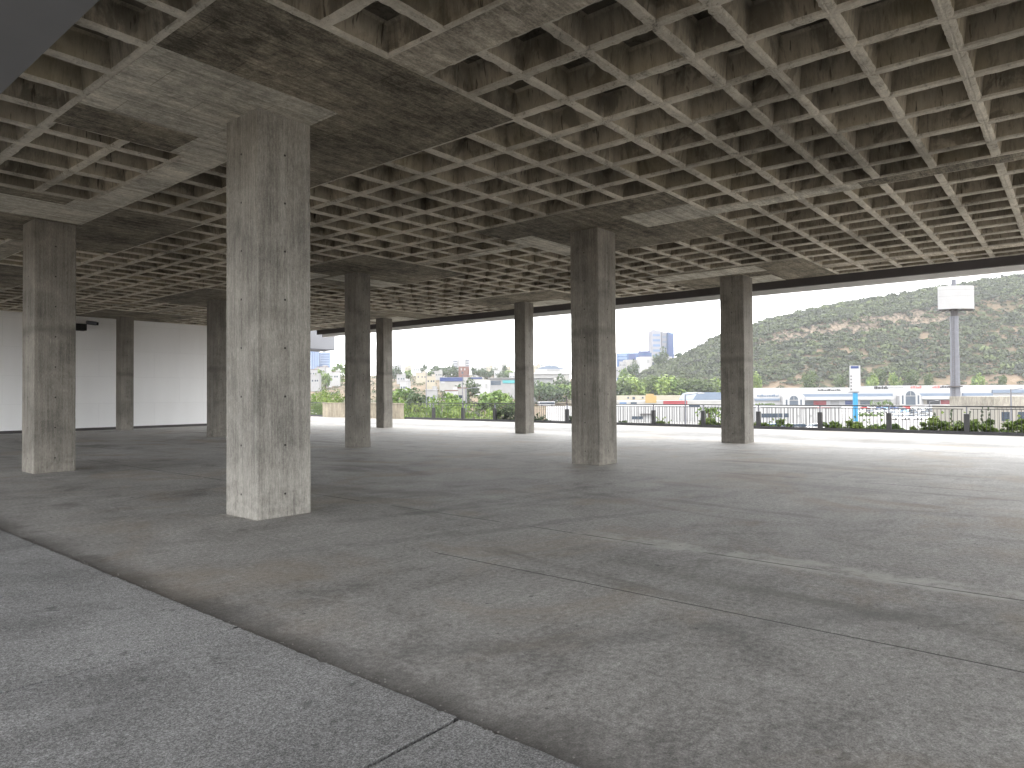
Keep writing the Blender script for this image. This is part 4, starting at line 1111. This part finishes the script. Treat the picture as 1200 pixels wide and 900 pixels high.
tower(545.5, 550.5, 420.5, 1510, 14, 'grey', 6, 'glass', 'rightmost grey tower with a crane like roof on the far town skyline')
tower(580, 584.5, 426, 1500, 14, 'offwhite', 5, 'grey', 'small pale tower near the slim bright sided column on the skyline')
block('glass_offices', 723, 764, 413.5, 1050, 25, 'blueglass', 'wide low blue glass office building left of the tall towers', 'offices',
      parts=[('window_band', 724, 735, 414.5, 417, 'paleblue', 0.3), ('window_band', 724, 735, 418.5, 421, 'paleblue', 0.3), ('window_band', 737, 745, 415, 423, 'navy', 0.3), ('penthouse', 748, 762, 411.3, 414, 'navy', 0.3), ('window_band', 748, 762, 416, 418, 'navy', 0.3)])
block('white_hall', 733, 751, 421.5, 900, 22, 'offwhite', 'white flat roofed hall with little trees in front, left of the larger white block', 'building',
      parts=[('window', 740, 745, 426, 430, 'grey', 0.3)])
block('white_block', 750, 788, 417.8, 880, 26, 'white', 'large plain white block below the tall towers', 'building',
      parts=[('door', 764.5, 766.5, 424.5, 430, 'glass', 0.3), ('emblem', 758.5, 761, 421.5, 425, 'grey', 0.3), ('emblem', 771, 773.5, 421, 424, 'grey', 0.3), ('window', 776, 777.5, 424, 426, 'grey', 0.3)])
block('blue_warehouse', 515, 566, 442, 560, 24, 'offwhite', 'long warehouse with a deep blue band in the middle of the valley', 'building',
      parts=[('blue_band', 515.5, 543, 442.2, 446.8, 'navy', 0.4), ('blue_band', 549, 565, 442.4, 444, 'navy', 0.4), ('door', 517, 521, 446.9, 449, 'white', 0.3)])
wd = block('white_wedge_hall', 554, 574, 445, 470, 20, 'white', 'white wedge shaped hall with a sloping side, right of the blue band warehouse', 'building', parts=[('door', 569, 571, 450, 455, 'grey', 0.2)])
block('teal_market', 574, 648, 443.2, 520, 22, 'grey', 'long low market hall with a pale roof and teal front', 'building', roof='white',
      parts=[('teal_front', 589, 622, 445.4, 449, 'teal', 0.4), ('window', 575, 587, 446, 451, 'glass', 0.2)])
block('red_building', 537.5, 549.5, 429.5, 780, 14, 'brick', 'small red brick building on the town skyline', 'building',
      parts=[('window', 540, 541.5, 431.5, 434, 'offwhite', 0.2), ('window', 544, 545.5, 431.5, 434, 'offwhite', 0.2), ('window', 541, 543, 435.5, 438, 'glass', 0.2)])
o = block('white_curved_hall', 628, 662, 432.5, 760, 26, 'white', 'white hall with a curved roof right of the slim bright sided column', 'building',
          parts=[('window_band', 641, 656, 432.8, 434.6, 'grey', 0.3)])
mb = MB(); pts = [(-15, 0.1), (15, 0.1)] + [(15 - 30 * q / 10, 0.1 + 3.8 * math.sin(math.pi * q / 10)) for q in range(1, 10)]
mb.prism([(x, z + zat(645, 432.5, 760) - land(645, 760)) for x, z in pts], 0.5, 25); mb.build('curved_roof', MT['bluegrey'], o)
block('terrace_hall', 626, 668, 438.5, 700, 18, 'offwhite', 'long pale terrace hall below the curved roof hall', 'building', roof='white', parts=[('window_band', 630, 660, 440, 441.5, 'grey', 0.2)])
# scattered houses
hs = [(367, 433, 700, 9), (376, 430, 760, 10), (388, 431, 740, 10), (383, 437, 620, 8), (369, 440, 560, 7), (392, 436, 640, 8), (470, 439, 700, 9), (466, 428, 1000, 12), (488, 430, 980, 10),
      (494, 437, 720, 12), (505, 441, 600, 8), (478, 429, 1000, 9), (523, 431, 900, 9), (556, 431, 950, 8), (565, 430, 1000, 9), (573, 429, 1050, 10), (583, 434, 850, 9), (594, 430, 1000, 8), (590, 426, 1200, 9),
      (628, 428, 1100, 10), (634, 425, 1150, 9), (642, 427, 1200, 10), (651, 428, 1150, 9), (660, 430, 1100, 9), (726, 430, 820, 10), (730, 424, 900, 9), (505, 457, 320, 5), (529, 458, 330, 6), (538, 455, 340, 5),
      (514, 435, 800, 9), (601, 437, 760, 8), (473, 447, 480, 6), (727, 447, 600, 8), (775, 447, 520, 5)]
random.seed(11)
def house(px, ytop, D, w, label):
    z = land(px, D); h = max(3.0, min(9, zat(px, ytop, D) - z)); z2 = zat(px, ytop, D) - h
    o = empty('house', site(px, D, z2), FACE + U(-.4, .4), label, 'house', 'houses scattered over the hillside town')
    m = random.choice(['white', 'white', 'offwhite', 'cream', 'grey'])
    mb = MB(); mb.box(-w / 2, w / 2, 0, w * .8, -4, h); mb.box(w * .1, w * .45, w * .2, w * .7, h, h + 1.8); mb.build('wall', MT[m], o)
    mb = MB(); mb.box(-w / 2 - .2, w / 2 + .2, -.2, w * .82, h + .004, h + .35) ; mb.build('roof', MT[random.choice(['white', 'grey', 'offwhite', 'brick'])], o)
    for q in (-.28, .05, .3):
        mb = MB(); mb.box(w * q - .6, w * q + .6, -.06, -.004, h * .45, h * .45 + 1.4); mb.build('window', MT['glass'], o)
for k, (px, y, D, w) in enumerate(sorted(hs)):
    zone = ('in the gap beside the nearest column' if px < 400 else 'between the two slim bright sided columns' if px < 605 else 'left of the dark stained column' if px < 670 else 'right of the dark stained column')
    sub = sorted([q for q in hs if (q[0] < 400) == (px < 400) and (400 <= q[0] < 605) == (400 <= px < 605) and (605 <= q[0] < 670) == (605 <= px < 670)])
    rank = sub.index((px, y, D, w))
    nm = ORD[rank] if rank < len(ORD) else 'last'
    house(px, y, D, w, f'{nm} pale house from the left {zone}')

# ------------------------------------------------------------------ poles and masts
def lamp(px, ytop, D, label, arm=1.6):
    z = land(px, D); h = zat(px, ytop, D) - z
    o = empty('street_lamp', site(px, D, z), FACE, label, 'street lamp', 'street lamps beyond the terrace')
    mb = MB(); mb.tube([(0, 0, -.3), (0, 0, h)], [.13, .08], 8); mb.build('pole', MT['galv'], o)
    mb = MB(); mb.tube([(0, 0, h - .1), (arm, 0, h + .12)], .05, 6); mb.build('arm', MT['galv'], o)
    mb = MB(); mb.box(arm - .1, arm + .7, -.16, .16, h + .05, h + .2); mb.build('lamp_head', MT['white'], o)
lamp(499.5, 436, 170, 'pale street lamp pole above the leafy trees, nearest the parapet')
lamp(542, 440, 160, 'pale street lamp pole left of the white wedge hall')
lamp(546, 455, 90, 'short lamp pole rising above the railing right of the leafy trees')
lamp(803, 462, 85, 'thin dark lamp pole in front of the white fluted wall')
lamp(1184.5, 456, 92, 'thin lamp pole on the beige building at the right edge')
lamp(1089, 470, 180, 'thin lamp pole in the lot left of the billboard pole')
for px, yt, hl, lab in ((927.5, 347, 0.5, 'taller lattice mast on the ridge of the hill'), (933.5, 350, 0.5, 'shorter lattice mast on the ridge just right of the taller one'), (1014, 338, 0.4, 'lone thin mast on the ridge above the sky blue pole')):
    D = 806; z = land(px, D); h = zat(px, yt, D) - z
    o = empty('ridge_mast', site(px, D, z), FACE, lab, 'mast', 'masts on the hill ridge')
    mb = MB()
    for sx, sy in ((-1, -1), (1, -1), (1, 1), (-1, 1)): mb.tube([(sx * .8, sy * .8, -1), (sx * .12, sy * .12, h)], .07, 4)
    mb.build('leg_frame', MT['galv'], o)
    mb = MB(); q = 0.0
    while q < h - 1:
        s0 = .8 - .68 * q / h; s1 = .8 - .68 * (q + 1.8) / h
        mb.tube([(-s0, -s0, q), (s1, -s1, q + 1.8)], .045, 4); mb.tube([(s0, s0, q), (-s1, s1, q + 1.8)], .045, 4); q += 1.8
    mb.build('bracing', MT['galv'], o)

# ------------------------------------------------------------------ air
hb = MB(); hb.box(-6200, 6200, -6200, 6200, -8.4, 240)
hz = hb.build('haze', []); tag(hz, kind='stuff')
hm = bpy.data.materials.new('haze_air'); hm.use_nodes = True; hm.node_tree.nodes.clear()
ho = hm.node_tree.nodes.new('ShaderNodeOutputMaterial'); hv = hm.node_tree.nodes.new('ShaderNodeVolumePrincipled')
hv.inputs['Density'].default_value = 0.00010; hv.inputs['Color'].default_value = (0.93, 0.95, 1.0, 1); hv.inputs['Anisotropy'].default_value = 0.2
hm.node_tree.links.new(hv.outputs[0], ho.inputs['Volume']); hz.data.materials.append(hm)

# ------------------------------------------------------------------ light
SUN_EL, SUN_DIR = math.radians(55), Vector((-0.75, -0.75, 0)).normalized()
sd = bpy.data.lights.new('sun', 'SUN'); sd.energy = 0.5; sd.angle = math.radians(20); sd.color = (1.0, 0.96, 0.9)
so = bpy.data.objects.new('sun', sd); COL.objects.link(so)
to_sun = Vector((SUN_DIR.x * math.cos(SUN_EL), SUN_DIR.y * math.cos(SUN_EL), math.sin(SUN_EL)))
so.rotation_euler = to_sun.to_track_quat('Z', 'Y').to_euler(); so.location = (0, 0, 60)
w = bpy.data.worlds.new('World'); sc.world = w; w.use_nodes = True
nt = w.node_tree; nt.nodes.clear()
sky = nt.nodes.new('ShaderNodeTexSky'); sky.sky_type = 'NISHITA'; sky.sun_disc = False
sky.sun_elevation = SUN_EL; sky.sun_rotation = math.atan2(SUN_DIR.x, SUN_DIR.y); sky.dust_density = 4.0; sky.air_density = 1.2; sky.altitude = 1800
mixn = nt.nodes.new('ShaderNodeMixRGB'); mixn.inputs[0].default_value = 0.85; mixn.inputs[2].default_value = (7.3, 7.25, 7.15, 1)
bg = nt.nodes.new('ShaderNodeBackground'); bg.inputs[1].default_value = 0.11
out = nt.nodes.new('ShaderNodeOutputWorld')
nt.links.new(sky.outputs[0], mixn.inputs[1]); nt.links.new(mixn.outputs[0], bg.inputs[0]); nt.links.new(bg.outputs[0], out.inputs[0])

sc.view_settings.view_transform = 'Standard'; sc.view_settings.look = 'None'; sc.view_settings.gamma = 1.0
sc.view_settings.exposure = 2.82
cy = sc.cycles
cy.use_denoising = True
cy.max_bounces = 10; cy.diffuse_bounces = 7; cy.glossy_bounces = 3; cy.transmission_bounces = 4
cy.volume_bounces = 1
cy.sample_clamp_indirect = 8.0
